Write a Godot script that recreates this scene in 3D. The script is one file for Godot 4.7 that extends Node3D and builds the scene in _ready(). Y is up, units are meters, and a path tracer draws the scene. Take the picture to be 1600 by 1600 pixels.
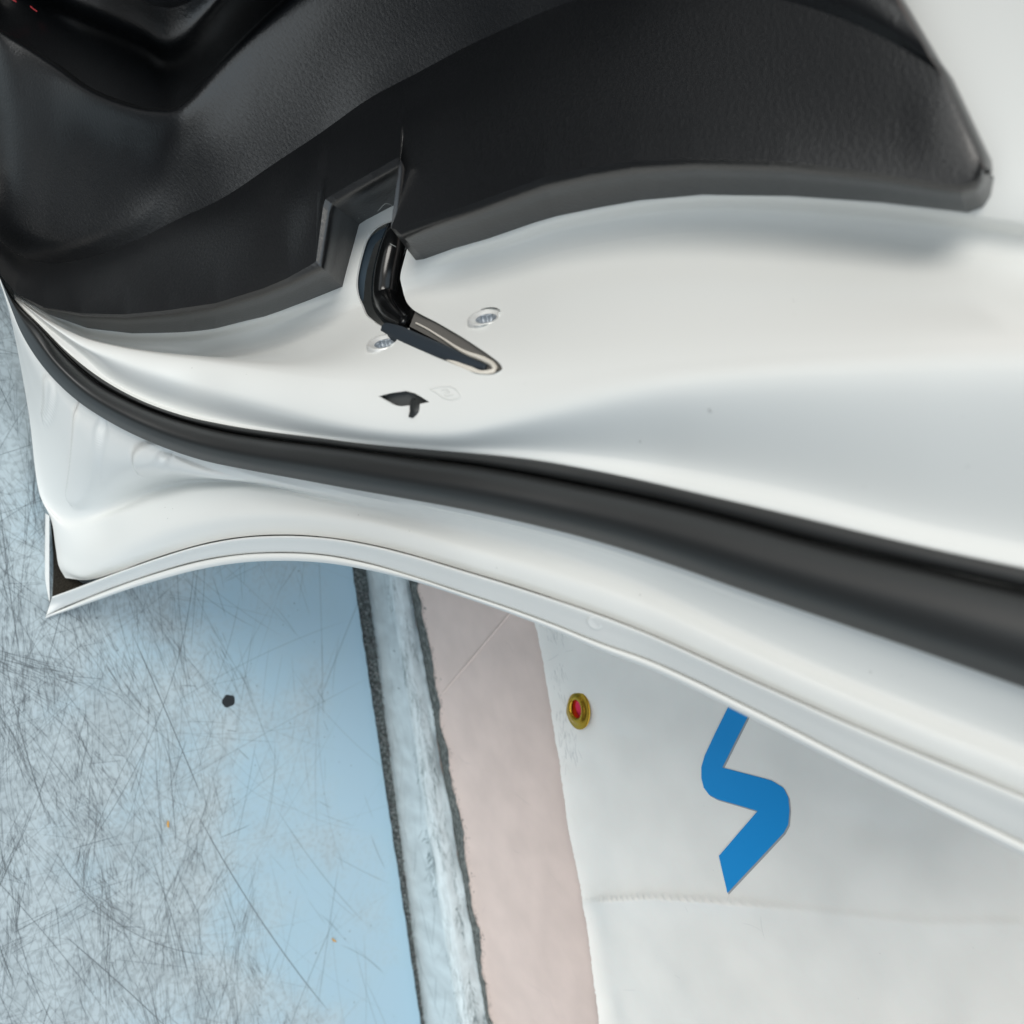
extends Node3D
# A car door stands on a scratched white floor sheet in front of a pink wall with a hung banner; the camera looks down on the door's rear edge.
# The door is drawn in its own axes (x across the edge, y up the edge, z out of it), the wall in its own (x along, y up, z out of it); millimetres.

const DOOR := {
	"panel_under_trim": [0.0000, -136.5, 46.8, 46.7, 0.0295, -136.1, 62.4, 36.4, 0.0761, -136.8, 84.2, 15.3, 0.1366, -138.3, 118.4, -9.9, 0.2213, -146.2, 180.7, -32.4, 0.2696, -163.0, 219.7, -40.7, 0.3077, -175.5, 248.5, -42.7, 0.3395, -179.6, 276.2, -44.0, 0.3888, -172.0, 312.2, -44.0, 0.4461, -163.4, 353.2, -44.0, 0.5591, -154.6, 423.9, -44.0, 0.6690, -149.1, 479.5, -51.3, 0.7404, -147.0, 512.1, -55.0, 0.7899, -164.4, 525.6, -55.0, 0.8340, -201.9, 529.1, -55.0, 0.8783, -207.9, 553.3, -50.0, 0.9336, -195.2, 583.9, -41.0, 1.0000, -181.8, 614.1, -31.0],
	"panel_trim_line": [0.0000, -123.8, 66.5, 55.2, 0.0179, -118.1, 75.5, 49.0, 0.0425, -110.9, 87.1, 39.7, 0.0706, -105.7, 98.2, 26.9, 0.1012, -103.5, 113.6, 13.9, 0.1337, -103.2, 131.0, 0.3, 0.1680, -104.5, 151.8, -12.0, 0.2037, -107.1, 179.4, -19.7, 0.2407, -112.0, 206.0, -27.5, 0.2789, -117.6, 235.2, -32.0, 0.3181, -121.9, 266.3, -34.3, 0.3584, -124.9, 297.7, -35.0, 0.3995, -127.9, 328.2, -35.0, 0.4416, -129.7, 357.4, -35.0, 0.4844, -132.1, 384.8, -35.0, 0.5281, -131.9, 411.5, -35.0, 0.5724, -130.5, 436.9, -35.0, 0.6175, -127.4, 461.2, -35.0, 0.6632, -122.9, 484.2, -35.0, 0.7096, -117.7, 505.9, -35.0, 0.7566, -112.2, 526.4, -35.0, 0.8042, -106.5, 545.8, -35.0, 0.8523, -100.8, 564.1, -35.0, 0.9010, -95.1, 581.5, -35.0, 0.9503, -89.7, 597.9, -35.0, 1.0000, -84.6, 613.6, -35.0],
	"panel_fillet": [0.0000, -123.8, 66.5, 55.2, 0.0179, -117.8, 74.8, 48.8, 0.0425, -109.8, 83.9, 38.8, 0.0706, -102.6, 91.0, 24.8, 0.1012, -99.4, 104.4, 10.6, 0.1337, -98.6, 121.0, -3.8, 0.1680, -99.4, 141.0, -17.3, 0.2037, -101.4, 170.8, -24.1, 0.2407, -105.8, 199.2, -31.1, 0.2789, -111.2, 231.5, -33.4, 0.3181, -115.8, 264.2, -34.1, 0.3584, -119.0, 295.8, -35.0, 0.3995, -122.6, 322.0, -40.6, 0.4416, -124.5, 351.3, -41.5, 0.4844, -127.4, 378.9, -42.0, 0.5281, -127.6, 405.9, -42.5, 0.5724, -126.5, 431.7, -43.0, 0.6175, -123.7, 456.3, -43.5, 0.6632, -119.3, 479.7, -44.1, 0.7096, -114.1, 501.9, -44.3, 0.7566, -108.4, 523.3, -43.4, 0.8042, -102.5, 543.4, -42.5, 0.8523, -96.6, 562.3, -41.9, 0.9010, -90.8, 580.1, -41.3, 0.9503, -85.3, 597.0, -40.6, 1.0000, -80.1, 613.0, -40.0],
	"panel_trough": [0.0000, -123.8, 66.5, 55.2, 0.0179, -117.2, 74.6, 49.0, 0.0425, -107.9, 83.5, 39.7, 0.0706, -97.8, 90.3, 27.1, 0.1012, -92.3, 102.4, 12.8, 0.1337, -90.5, 119.1, -1.5, 0.1680, -90.5, 137.6, -16.1, 0.2037, -92.0, 167.7, -23.1, 0.2407, -96.0, 196.6, -30.2, 0.2789, -102.0, 228.1, -33.4, 0.3181, -107.7, 261.0, -33.9, 0.3584, -111.4, 292.7, -35.0, 0.3995, -112.9, 320.4, -39.9, 0.4416, -114.7, 349.9, -41.1, 0.4844, -117.8, 377.8, -41.6, 0.5281, -118.3, 405.0, -42.1, 0.5724, -117.4, 430.9, -42.6, 0.6175, -114.8, 455.7, -43.1, 0.6632, -110.7, 479.2, -43.6, 0.7096, -105.7, 501.5, -43.8, 0.7566, -100.1, 523.0, -43.0, 0.8042, -94.4, 543.2, -42.2, 0.8523, -88.7, 562.1, -41.6, 0.9010, -83.0, 580.0, -41.0, 0.9503, -77.7, 597.0, -40.4, 1.0000, -72.8, 613.0, -39.8],
	"panel_slope": [0.0000, -123.4, 67.1, 55.2, 0.0179, -114.6, 83.7, 53.6, 0.0425, -104.8, 101.5, 48.8, 0.0706, -96.0, 119.9, 41.8, 0.1012, -89.6, 143.1, 35.0, 0.1337, -84.6, 166.9, 27.5, 0.1680, -80.4, 191.2, 19.9, 0.2037, -74.4, 223.5, 18.0, 0.2407, -68.9, 254.4, 15.8, 0.2789, -63.6, 286.2, 15.6, 0.3181, -60.5, 315.5, 14.2, 0.3584, -58.3, 344.3, 13.7, 0.3995, -56.4, 372.1, 13.9, 0.4416, -55.4, 398.0, 13.7, 0.4844, -55.5, 422.3, 13.4, 0.5281, -55.8, 445.3, 13.2, 0.5724, -55.7, 467.0, 12.9, 0.6175, -55.3, 487.7, 12.6, 0.6632, -54.7, 507.2, 12.4, 0.7096, -54.0, 525.8, 12.1, 0.7566, -53.3, 543.3, 11.8, 0.8042, -52.6, 560.0, 11.5, 0.8523, -51.7, 575.9, 11.2, 0.9010, -50.7, 590.9, 11.0, 0.9503, -49.4, 605.3, 11.0, 1.0000, -48.1, 619.0, 11.0],
	"panel_crest": [0.0000, -122.9, 68.0, 55.2, 0.0179, -113.1, 86.9, 55.1, 0.0425, -101.7, 105.6, 51.4, 0.0706, -90.8, 123.9, 45.4, 0.1012, -82.1, 147.0, 39.3, 0.1337, -74.3, 171.2, 32.8, 0.1680, -67.3, 194.8, 25.4, 0.2037, -59.9, 226.2, 23.2, 0.2407, -52.8, 256.8, 21.2, 0.2789, -45.2, 287.5, 20.5, 0.3181, -39.2, 317.6, 20.3, 0.3584, -35.5, 346.5, 20.0, 0.3995, -34.1, 374.2, 20.0, 0.4416, -36.2, 399.8, 19.7, 0.4844, -39.1, 423.7, 19.5, 0.5281, -41.8, 446.4, 19.2, 0.5724, -43.6, 468.0, 19.0, 0.6175, -44.0, 488.7, 18.8, 0.6632, -43.9, 508.3, 18.7, 0.7096, -43.3, 526.9, 18.6, 0.7566, -42.5, 544.5, 18.4, 0.8042, -41.7, 561.2, 18.3, 0.8523, -40.8, 577.0, 18.1, 0.9010, -39.6, 592.0, 18.0, 0.9503, -38.1, 606.3, 18.0, 1.0000, -36.6, 619.8, 18.0],
	"panel_hollow": [0.0000, -122.5, 67.9, 55.2, 0.0179, -112.3, 84.5, 54.4, 0.0425, -100.5, 99.8, 49.4, 0.0706, -89.2, 113.1, 40.9, 0.1012, -74.7, 128.7, 34.1, 0.1337, -63.5, 150.1, 26.7, 0.1680, -55.3, 173.1, 18.1, 0.2037, -48.6, 203.8, 13.7, 0.2407, -42.8, 237.0, 11.7, 0.2789, -37.9, 271.4, 11.6, 0.3181, -33.6, 305.8, 13.2, 0.3584, -30.2, 336.7, 13.5, 0.3995, -27.7, 364.2, 11.8, 0.4416, -26.5, 388.4, 7.9, 0.4844, -24.8, 411.6, 4.0, 0.5281, -22.1, 434.1, 0.3, 0.5724, -18.9, 456.2, -2.1, 0.6175, -15.0, 478.3, -2.4, 0.6632, -10.9, 499.2, -2.6, 0.7096, -6.5, 518.8, -2.9, 0.7566, -1.7, 537.2, -3.2, 0.8042, 2.8, 554.7, -3.5, 0.8523, 6.4, 571.5, -3.8, 0.9010, 9.6, 587.5, -4.0, 0.9503, 12.3, 602.7, -4.0, 1.0000, 14.8, 617.2, -4.0],
	"panel_seal_line": [0.0000, -122.3, 66.5, 55.2, 0.0179, -111.6, 84.0, 55.1, 0.0425, -98.5, 100.2, 51.4, 0.0706, -85.2, 112.0, 43.8, 0.1012, -72.5, 129.4, 36.3, 0.1337, -61.3, 151.8, 29.2, 0.1680, -52.6, 174.6, 20.7, 0.2037, -46.1, 203.7, 15.2, 0.2407, -41.0, 235.8, 12.0, 0.2789, -36.5, 269.4, 11.0, 0.3181, -32.0, 303.2, 11.8, 0.3584, -28.6, 334.0, 11.5, 0.3995, -25.9, 361.9, 9.9, 0.4416, -23.3, 387.1, 6.8, 0.4844, -20.0, 411.0, 3.6, 0.5281, -15.7, 434.1, 1.2, 0.5724, -11.0, 456.8, -0.0, 0.6175, -6.2, 478.7, -0.2, 0.6632, -1.6, 499.5, -0.3, 0.7096, 2.8, 519.2, -0.5, 0.7566, 7.1, 537.7, -0.6, 0.8042, 11.0, 555.3, -0.7, 0.8523, 14.4, 572.1, -0.9, 0.9010, 17.5, 588.0, -1.0, 0.9503, 20.4, 603.2, -1.0, 1.0000, 23.0, 617.6, -1.0],
	"panel_under_seal": [0.0000, -120.6, 48.9, 47.7, 0.0179, -109.7, 66.2, 47.1, 0.0425, -96.2, 83.8, 43.8, 0.0706, -82.5, 96.4, 36.2, 0.1012, -69.4, 114.3, 28.5, 0.1337, -57.9, 137.8, 21.5, 0.1680, -49.0, 161.6, 13.0, 0.2037, -42.6, 191.4, 7.3, 0.2407, -37.4, 224.5, 4.1, 0.2789, -33.0, 258.8, 2.9, 0.3181, -28.5, 293.6, 3.8, 0.3584, -25.2, 325.2, 3.5, 0.3995, -22.6, 354.0, 2.0, 0.4416, -20.0, 379.9, -1.1, 0.4844, -16.8, 404.5, -4.3, 0.5281, -12.5, 428.2, -6.8, 0.5724, -7.8, 451.4, -8.0, 0.6175, -3.0, 474.0, -8.2, 0.6632, 1.5, 495.3, -8.3, 0.7096, 6.0, 515.4, -8.4, 0.7566, 10.3, 534.4, -8.6, 0.8042, 14.2, 552.5, -8.7, 0.8523, 17.6, 569.7, -8.9, 0.9010, 20.7, 586.0, -9.0, 0.9503, 23.5, 601.5, -9.0, 1.0000, 26.1, 616.3, -9.0],
	"lip_back": [0.0000, -150.5, 41.8, 56.6, 0.0179, -137.7, 48.7, 55.0, 0.0425, -122.3, 59.3, 50.2, 0.0706, -105.1, 86.1, 49.0, 0.1012, -89.6, 100.0, 40.5, 0.1337, -74.9, 118.7, 31.8, 0.1680, -62.3, 143.8, 24.2, 0.2037, -52.9, 169.2, 14.9, 0.2407, -45.9, 202.2, 9.7, 0.2789, -40.6, 236.8, 6.3, 0.3181, -35.7, 273.9, 6.3, 0.3584, -31.1, 309.2, 6.9, 0.3995, -27.9, 340.8, 5.9, 0.4416, -25.0, 369.4, 3.5, 0.4844, -22.0, 395.6, 0.2, 0.5281, -18.0, 420.4, -3.1, 0.5724, -13.1, 444.8, -4.8, 0.6175, -7.9, 468.6, -5.1, 0.6632, -3.0, 491.0, -5.3, 0.7096, 1.7, 512.2, -5.4, 0.7566, 6.3, 532.1, -5.6, 0.8042, 10.5, 550.9, -5.7, 0.8523, 14.2, 568.7, -5.9, 0.9010, 17.6, 585.7, -6.0, 0.9503, 20.5, 601.7, -6.0, 1.0000, 23.3, 617.0, -6.0],
	"lip_top": [0.0000, -147.2, 55.4, 62.8, 0.0179, -134.7, 62.1, 61.2, 0.0425, -119.5, 72.3, 56.4, 0.0706, -102.7, 98.5, 55.2, 0.1012, -87.6, 111.6, 46.7, 0.1337, -73.2, 129.6, 38.0, 0.1680, -60.8, 153.9, 30.4, 0.2037, -51.7, 178.6, 21.1, 0.2407, -44.8, 210.8, 15.9, 0.2789, -39.5, 244.7, 12.5, 0.3181, -34.8, 281.1, 12.5, 0.3584, -30.3, 315.8, 13.1, 0.3995, -27.0, 346.7, 12.1, 0.4416, -24.2, 374.7, 9.7, 0.4844, -21.2, 400.4, 6.4, 0.5281, -17.1, 424.7, 3.1, 0.5724, -12.4, 448.7, 1.4, 0.6175, -7.3, 472.0, 1.1, 0.6632, -2.5, 494.0, 0.9, 0.7096, 2.2, 514.8, 0.8, 0.7566, 6.7, 534.3, 0.6, 0.8042, 10.8, 552.8, 0.5, 0.8523, 14.5, 570.3, 0.3, 0.9010, 17.7, 587.0, 0.2, 0.9503, 20.7, 602.8, 0.2, 1.0000, 23.4, 617.7, 0.2],
	"lip_mid": [0.0000, -146.7, 57.4, 63.9, 0.0179, -134.1, 64.0, 62.3, 0.0425, -119.0, 73.8, 57.4, 0.0706, -102.2, 100.2, 56.3, 0.1012, -86.7, 113.1, 48.0, 0.1337, -72.0, 130.4, 39.3, 0.1680, -59.8, 154.8, 31.7, 0.2037, -50.6, 179.5, 22.3, 0.2407, -43.5, 211.3, 17.0, 0.2789, -38.2, 245.1, 13.6, 0.3181, -33.5, 281.5, 13.5, 0.3584, -29.0, 316.2, 14.1, 0.3995, -25.4, 347.2, 13.1, 0.4416, -22.3, 375.2, 10.7, 0.4844, -18.7, 400.8, 7.4, 0.5281, -14.4, 425.0, 4.1, 0.5724, -9.7, 449.0, 2.4, 0.6175, -4.8, 472.3, 2.1, 0.6632, 0.2, 494.3, 1.9, 0.7096, 5.0, 515.0, 1.8, 0.7566, 9.4, 534.6, 1.6, 0.8042, 13.4, 553.1, 1.5, 0.8523, 17.0, 570.6, 1.3, 0.9010, 20.3, 587.2, 1.2, 0.9503, 23.4, 602.9, 1.2, 1.0000, 26.2, 617.8, 1.2],
	"lip_low": [0.0000, -147.3, 54.6, 62.7, 0.0179, -134.7, 61.2, 61.1, 0.0425, -119.4, 70.8, 56.2, 0.0706, -102.5, 97.7, 55.2, 0.1012, -86.6, 110.4, 47.0, 0.1337, -71.5, 127.4, 38.4, 0.1680, -59.3, 152.2, 30.7, 0.2037, -50.1, 177.1, 21.4, 0.2407, -42.7, 208.8, 15.8, 0.2789, -37.2, 242.9, 12.4, 0.3181, -32.6, 279.5, 12.3, 0.3584, -28.1, 314.5, 12.9, 0.3995, -24.1, 345.7, 11.9, 0.4416, -20.8, 373.8, 9.6, 0.4844, -16.7, 399.5, 6.3, 0.5281, -12.2, 423.9, 3.0, 0.5724, -7.6, 448.0, 1.3, 0.6175, -2.7, 471.5, 0.9, 0.6632, 2.4, 493.6, 0.7, 0.7096, 7.4, 514.3, 0.6, 0.7566, 11.8, 534.0, 0.4, 0.8042, 15.6, 552.6, 0.3, 0.8523, 19.2, 570.2, 0.1, 0.9010, 22.6, 586.9, -0.0, 0.9503, 25.8, 602.7, 0.0, 1.0000, 28.7, 617.7, -0.0],
	"lip_groove": [0.0000, -149.8, 44.6, 58.3, 0.0179, -136.9, 51.4, 56.6, 0.0425, -121.3, 61.1, 51.7, 0.0706, -104.1, 88.6, 50.7, 0.1012, -87.8, 101.7, 42.7, 0.1337, -72.3, 119.0, 34.0, 0.1680, -59.8, 144.4, 26.3, 0.2037, -50.4, 169.9, 17.0, 0.2407, -42.8, 202.2, 11.4, 0.2789, -37.3, 236.9, 7.9, 0.3181, -32.6, 273.9, 7.8, 0.3584, -28.1, 309.5, 8.4, 0.3995, -23.9, 341.2, 7.4, 0.4416, -20.4, 369.8, 5.1, 0.4844, -16.1, 395.9, 1.8, 0.5281, -11.4, 420.6, -1.5, 0.5724, -6.7, 445.1, -3.2, 0.6175, -1.8, 468.9, -3.6, 0.6632, 3.3, 491.3, -3.8, 0.7096, 8.5, 512.3, -3.9, 0.7566, 12.9, 532.3, -4.1, 0.8042, 16.7, 551.2, -4.2, 0.8523, 20.4, 569.1, -4.4, 0.9010, 23.9, 585.9, -4.5, 0.9503, 27.1, 602.0, -4.5, 1.0000, 30.1, 617.2, -4.5],
	"tube_groove": [0.0000, -149.3, 46.6, 59.2, 0.0179, -136.5, 53.4, 57.6, 0.0425, -120.9, 63.0, 52.6, 0.0706, -103.8, 90.4, 51.6, 0.1012, -87.5, 103.2, 43.5, 0.1337, -72.1, 120.4, 34.8, 0.1680, -59.7, 145.6, 27.0, 0.2037, -50.3, 170.9, 17.6, 0.2407, -42.8, 203.0, 12.0, 0.2789, -37.2, 237.6, 8.5, 0.3181, -32.5, 274.6, 8.3, 0.3584, -28.0, 310.1, 8.9, 0.3995, -23.8, 341.7, 8.0, 0.4416, -20.4, 370.2, 5.6, 0.4844, -16.1, 396.3, 2.3, 0.5281, -11.4, 420.9, -1.1, 0.5724, -6.7, 445.4, -2.8, 0.6175, -1.8, 469.1, -3.2, 0.6632, 3.3, 491.5, -3.4, 0.7096, 8.5, 512.5, -3.5, 0.7566, 12.9, 532.4, -3.7, 0.8042, 16.7, 551.3, -3.9, 0.8523, 20.4, 569.1, -4.0, 0.9010, 23.9, 586.0, -4.2, 0.9503, 27.1, 602.0, -4.2, 1.0000, 30.1, 617.2, -4.2],
	"tube_brow": [0.0000, -146.9, 57.3, 64.2, 0.0179, -134.3, 64.1, 62.6, 0.0425, -118.9, 72.9, 57.6, 0.0706, -101.5, 100.0, 57.1, 0.1012, -85.4, 112.4, 49.1, 0.1337, -70.2, 128.8, 40.3, 0.1680, -57.9, 153.7, 32.7, 0.2037, -48.5, 178.5, 23.4, 0.2407, -41.0, 209.9, 17.7, 0.2789, -35.5, 244.0, 14.2, 0.3181, -30.9, 280.4, 14.0, 0.3584, -26.4, 315.5, 14.6, 0.3995, -22.2, 346.7, 13.7, 0.4416, -18.7, 374.8, 11.4, 0.4844, -14.4, 400.5, 8.2, 0.5281, -9.8, 424.8, 4.8, 0.5724, -5.1, 448.9, 3.1, 0.6175, -0.2, 472.3, 2.8, 0.6632, 4.9, 494.3, 2.6, 0.7096, 10.0, 515.0, 2.5, 0.7566, 14.5, 534.6, 2.4, 0.8042, 18.3, 553.2, 2.2, 0.8523, 22.0, 570.7, 2.1, 0.9010, 25.5, 587.3, 2.0, 0.9503, 28.8, 603.0, 2.0, 1.0000, 31.8, 617.9, 2.0],
	"tube_front": [0.0000, -145.2, 66.3, 68.8, 0.0179, -132.8, 73.2, 67.1, 0.0425, -117.4, 80.9, 62.2, 0.0706, -99.3, 106.3, 62.0, 0.1012, -82.7, 119.3, 54.9, 0.1337, -67.5, 135.0, 46.0, 0.1680, -55.0, 159.3, 38.4, 0.2037, -45.5, 183.9, 29.2, 0.2407, -37.8, 214.1, 22.9, 0.2789, -32.2, 248.1, 19.5, 0.3181, -27.5, 284.0, 18.9, 0.3584, -22.9, 319.1, 19.7, 0.3995, -18.8, 350.2, 18.9, 0.4416, -15.2, 378.3, 16.7, 0.4844, -10.8, 403.7, 13.4, 0.5281, -6.2, 427.8, 10.1, 0.5724, -1.4, 451.6, 8.4, 0.6175, 3.7, 474.7, 8.0, 0.6632, 9.1, 496.5, 7.9, 0.7096, 14.2, 517.0, 7.9, 0.7566, 18.7, 536.4, 7.8, 0.8042, 22.7, 554.7, 7.7, 0.8523, 26.6, 572.1, 7.6, 0.9010, 30.3, 588.4, 7.5, 0.9503, 33.8, 603.9, 7.5, 1.0000, 37.1, 618.6, 7.5],
	"tube_face": [0.0000, -145.1, 69.7, 71.0, 0.0179, -132.7, 77.0, 69.2, 0.0425, -116.8, 84.2, 64.8, 0.0706, -98.0, 105.4, 64.0, 0.1012, -80.4, 120.8, 58.6, 0.1337, -64.9, 135.7, 49.6, 0.1680, -52.1, 159.3, 41.7, 0.2037, -42.0, 184.1, 32.6, 0.2407, -34.0, 213.3, 25.5, 0.2789, -28.2, 247.6, 22.1, 0.3181, -23.4, 283.3, 21.1, 0.3584, -18.6, 318.9, 22.0, 0.3995, -14.4, 350.5, 21.3, 0.4416, -10.5, 378.8, 19.2, 0.4844, -6.1, 404.4, 15.9, 0.5281, -1.3, 428.5, 12.6, 0.5724, 3.7, 452.3, 10.9, 0.6175, 9.2, 475.4, 10.4, 0.6632, 14.8, 497.2, 10.4, 0.7096, 20.0, 517.7, 10.3, 0.7566, 24.8, 537.1, 10.2, 0.8042, 29.1, 555.4, 10.1, 0.8523, 33.3, 572.6, 10.1, 0.9010, 37.3, 588.9, 10.0, 0.9503, 41.1, 604.3, 10.0, 1.0000, 44.8, 618.9, 10.0],
	"tube_cheek": [0.0000, -147.6, 62.7, 68.6, 0.0179, -135.0, 70.6, 66.6, 0.0425, -118.3, 77.6, 62.7, 0.0706, -98.7, 94.6, 61.3, 0.1012, -79.8, 112.7, 57.5, 0.1337, -63.7, 127.2, 48.2, 0.1680, -50.2, 150.6, 39.9, 0.2037, -39.4, 176.1, 30.9, 0.2407, -30.9, 204.8, 22.9, 0.2789, -24.8, 240.1, 19.4, 0.3181, -19.8, 276.2, 17.9, 0.3584, -14.8, 312.7, 18.8, 0.3995, -10.4, 345.3, 18.3, 0.4416, -6.3, 374.4, 16.3, 0.4844, -1.7, 400.6, 12.9, 0.5281, 3.4, 425.3, 9.5, 0.5724, 8.7, 449.5, 7.7, 0.6175, 14.6, 473.0, 7.2, 0.6632, 20.5, 495.1, 7.1, 0.7096, 26.0, 515.9, 7.0, 0.7566, 31.0, 535.6, 6.9, 0.8042, 35.8, 554.2, 6.8, 0.8523, 40.3, 571.7, 6.7, 0.9010, 44.7, 588.2, 6.6, 0.9503, 48.9, 603.7, 6.6, 1.0000, 53.0, 618.5, 6.6],
	"tube_turn": [0.0000, -151.4, 49.8, 63.3, 0.0179, -138.4, 58.3, 61.3, 0.0425, -121.0, 65.3, 57.7, 0.0706, -100.6, 79.1, 55.8, 0.1012, -80.4, 99.5, 53.3, 0.1337, -63.6, 114.3, 43.8, 0.1680, -49.4, 137.5, 34.9, 0.2037, -37.9, 163.9, 25.9, 0.2407, -28.9, 192.5, 17.1, 0.2789, -22.5, 229.1, 13.5, 0.3181, -17.2, 265.9, 11.5, 0.3584, -12.0, 303.7, 12.5, 0.3995, -7.5, 337.5, 12.1, 0.4416, -3.0, 367.5, 10.1, 0.4844, 1.8, 394.5, 6.7, 0.5281, 7.0, 419.9, 3.2, 0.5724, 12.7, 444.8, 1.2, 0.6175, 18.9, 468.8, 0.7, 0.6632, 25.3, 491.5, 0.5, 0.7096, 31.0, 512.8, 0.4, 0.7566, 36.3, 533.0, 0.2, 0.8042, 41.4, 552.0, 0.1, 0.8523, 46.2, 569.8, -0.1, 0.9010, 50.9, 586.7, -0.2, 0.9503, 55.6, 602.6, -0.2, 1.0000, 60.0, 617.7, -0.2],
	"tube_edge": [0.0000, -153.8, 40.9, 59.5, 0.0179, -140.7, 49.8, 57.5, 0.0425, -122.8, 56.7, 54.0, 0.0706, -102.0, 69.2, 51.9, 0.1012, -81.1, 90.7, 49.9, 0.1337, -63.9, 105.8, 40.4, 0.1680, -49.3, 129.0, 31.2, 0.2037, -37.4, 155.9, 22.1, 0.2407, -28.1, 184.6, 12.9, 0.2789, -21.6, 222.0, 9.3, 0.3181, -16.1, 259.3, 7.1, 0.3584, -10.8, 297.9, 8.1, 0.3995, -6.1, 332.3, 7.7, 0.4416, -1.6, 363.0, 5.7, 0.4844, 3.4, 390.5, 2.2, 0.5281, 8.7, 416.4, -1.3, 0.5724, 14.6, 441.7, -3.3, 0.6175, 21.0, 466.0, -3.9, 0.6632, 27.5, 489.0, -4.1, 0.7096, 33.4, 510.7, -4.3, 0.7566, 38.9, 531.2, -4.5, 0.8042, 44.1, 550.4, -4.7, 0.8523, 49.2, 568.6, -4.8, 0.9010, 54.1, 585.7, -5.0, 0.9503, 58.9, 601.8, -5.0, 1.0000, 63.6, 617.1, -5.0],
	"tube_back": [0.0000, -157.8, 24.0, 51.7, 0.0179, -144.2, 32.9, 49.6, 0.0425, -126.0, 40.5, 46.0, 0.0706, -104.8, 55.5, 44.1, 0.1012, -83.8, 76.7, 41.4, 0.1337, -66.3, 92.9, 31.9, 0.1680, -51.5, 117.7, 23.1, 0.2037, -39.6, 145.6, 14.1, 0.2407, -30.2, 175.8, 5.3, 0.2789, -23.7, 213.8, 1.8, 0.3181, -18.2, 252.1, -0.2, 0.3584, -12.8, 291.1, 0.8, 0.3995, -8.1, 326.1, 0.3, 0.4416, -3.5, 357.2, -1.7, 0.4844, 1.4, 385.3, -5.1, 0.5281, 6.9, 411.6, -8.6, 0.5724, 12.7, 437.4, -10.5, 0.6175, 19.1, 462.3, -11.1, 0.6632, 25.6, 485.7, -11.3, 0.7096, 31.5, 507.8, -11.4, 0.7566, 37.0, 528.6, -11.6, 0.8042, 42.3, 548.3, -11.7, 0.8523, 47.3, 566.8, -11.9, 0.9010, 52.1, 584.2, -12.0, 0.9503, 56.9, 600.7, -12.0, 1.0000, 61.5, 616.3, -12.0],
	"low_under_seal": [0.0000, -156.3, 27.6, 52.4, 0.0179, -142.7, 37.0, 50.8, 0.0425, -124.9, 45.6, 47.2, 0.0706, -104.7, 61.0, 44.3, 0.1012, -84.9, 79.3, 39.8, 0.1337, -67.3, 99.5, 32.5, 0.1680, -53.0, 124.7, 24.1, 0.2037, -41.7, 151.2, 14.4, 0.2407, -32.8, 180.8, 5.6, 0.2789, -26.6, 216.9, 1.1, 0.3181, -21.4, 252.7, -2.4, 0.3584, -16.2, 289.3, -3.4, 0.3995, -11.5, 324.8, -3.2, 0.4416, -7.0, 358.3, -2.5, 0.4844, -2.1, 387.2, -4.5, 0.5281, 3.1, 414.3, -6.5, 0.5724, 8.7, 439.7, -8.5, 0.6175, 14.8, 464.1, -9.2, 0.6632, 21.1, 487.2, -9.5, 0.7096, 26.8, 509.0, -9.8, 0.7566, 32.1, 529.6, -10.1, 0.8042, 37.1, 549.0, -10.4, 0.8523, 41.8, 567.3, -10.7, 0.9010, 46.4, 584.6, -11.0, 0.9503, 50.9, 601.0, -11.0, 1.0000, 55.1, 616.6, -11.0],
	"low_seal_edge": [0.0000, -123.9, 41.1, 47.4, 0.0179, -111.0, 45.6, 45.2, 0.0425, -93.6, 59.2, 43.3, 0.0706, -76.2, 76.3, 39.2, 0.1012, -60.6, 95.5, 32.3, 0.1337, -47.7, 118.9, 24.3, 0.1680, -37.0, 144.2, 15.5, 0.2037, -28.0, 169.7, 5.8, 0.2407, -21.8, 204.4, 1.5, 0.2789, -16.6, 237.9, -2.9, 0.3181, -11.5, 273.6, -4.0, 0.3584, -6.7, 307.5, -5.0, 0.3995, -2.4, 341.7, -3.4, 0.4416, 2.2, 371.3, -4.4, 0.4844, 7.1, 398.4, -6.4, 0.5281, 12.5, 423.8, -8.3, 0.5724, 18.3, 447.7, -10.0, 0.6175, 24.9, 470.8, -10.3, 0.6632, 31.1, 492.6, -10.6, 0.7096, 36.6, 513.4, -10.9, 0.7566, 41.9, 533.0, -11.2, 0.8042, 47.0, 551.5, -11.5, 0.8523, 51.8, 569.1, -11.8, 0.9010, 56.6, 585.7, -12.0, 0.9503, 61.3, 601.4, -12.0, 1.0000, 65.8, 616.3, -12.0],
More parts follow.
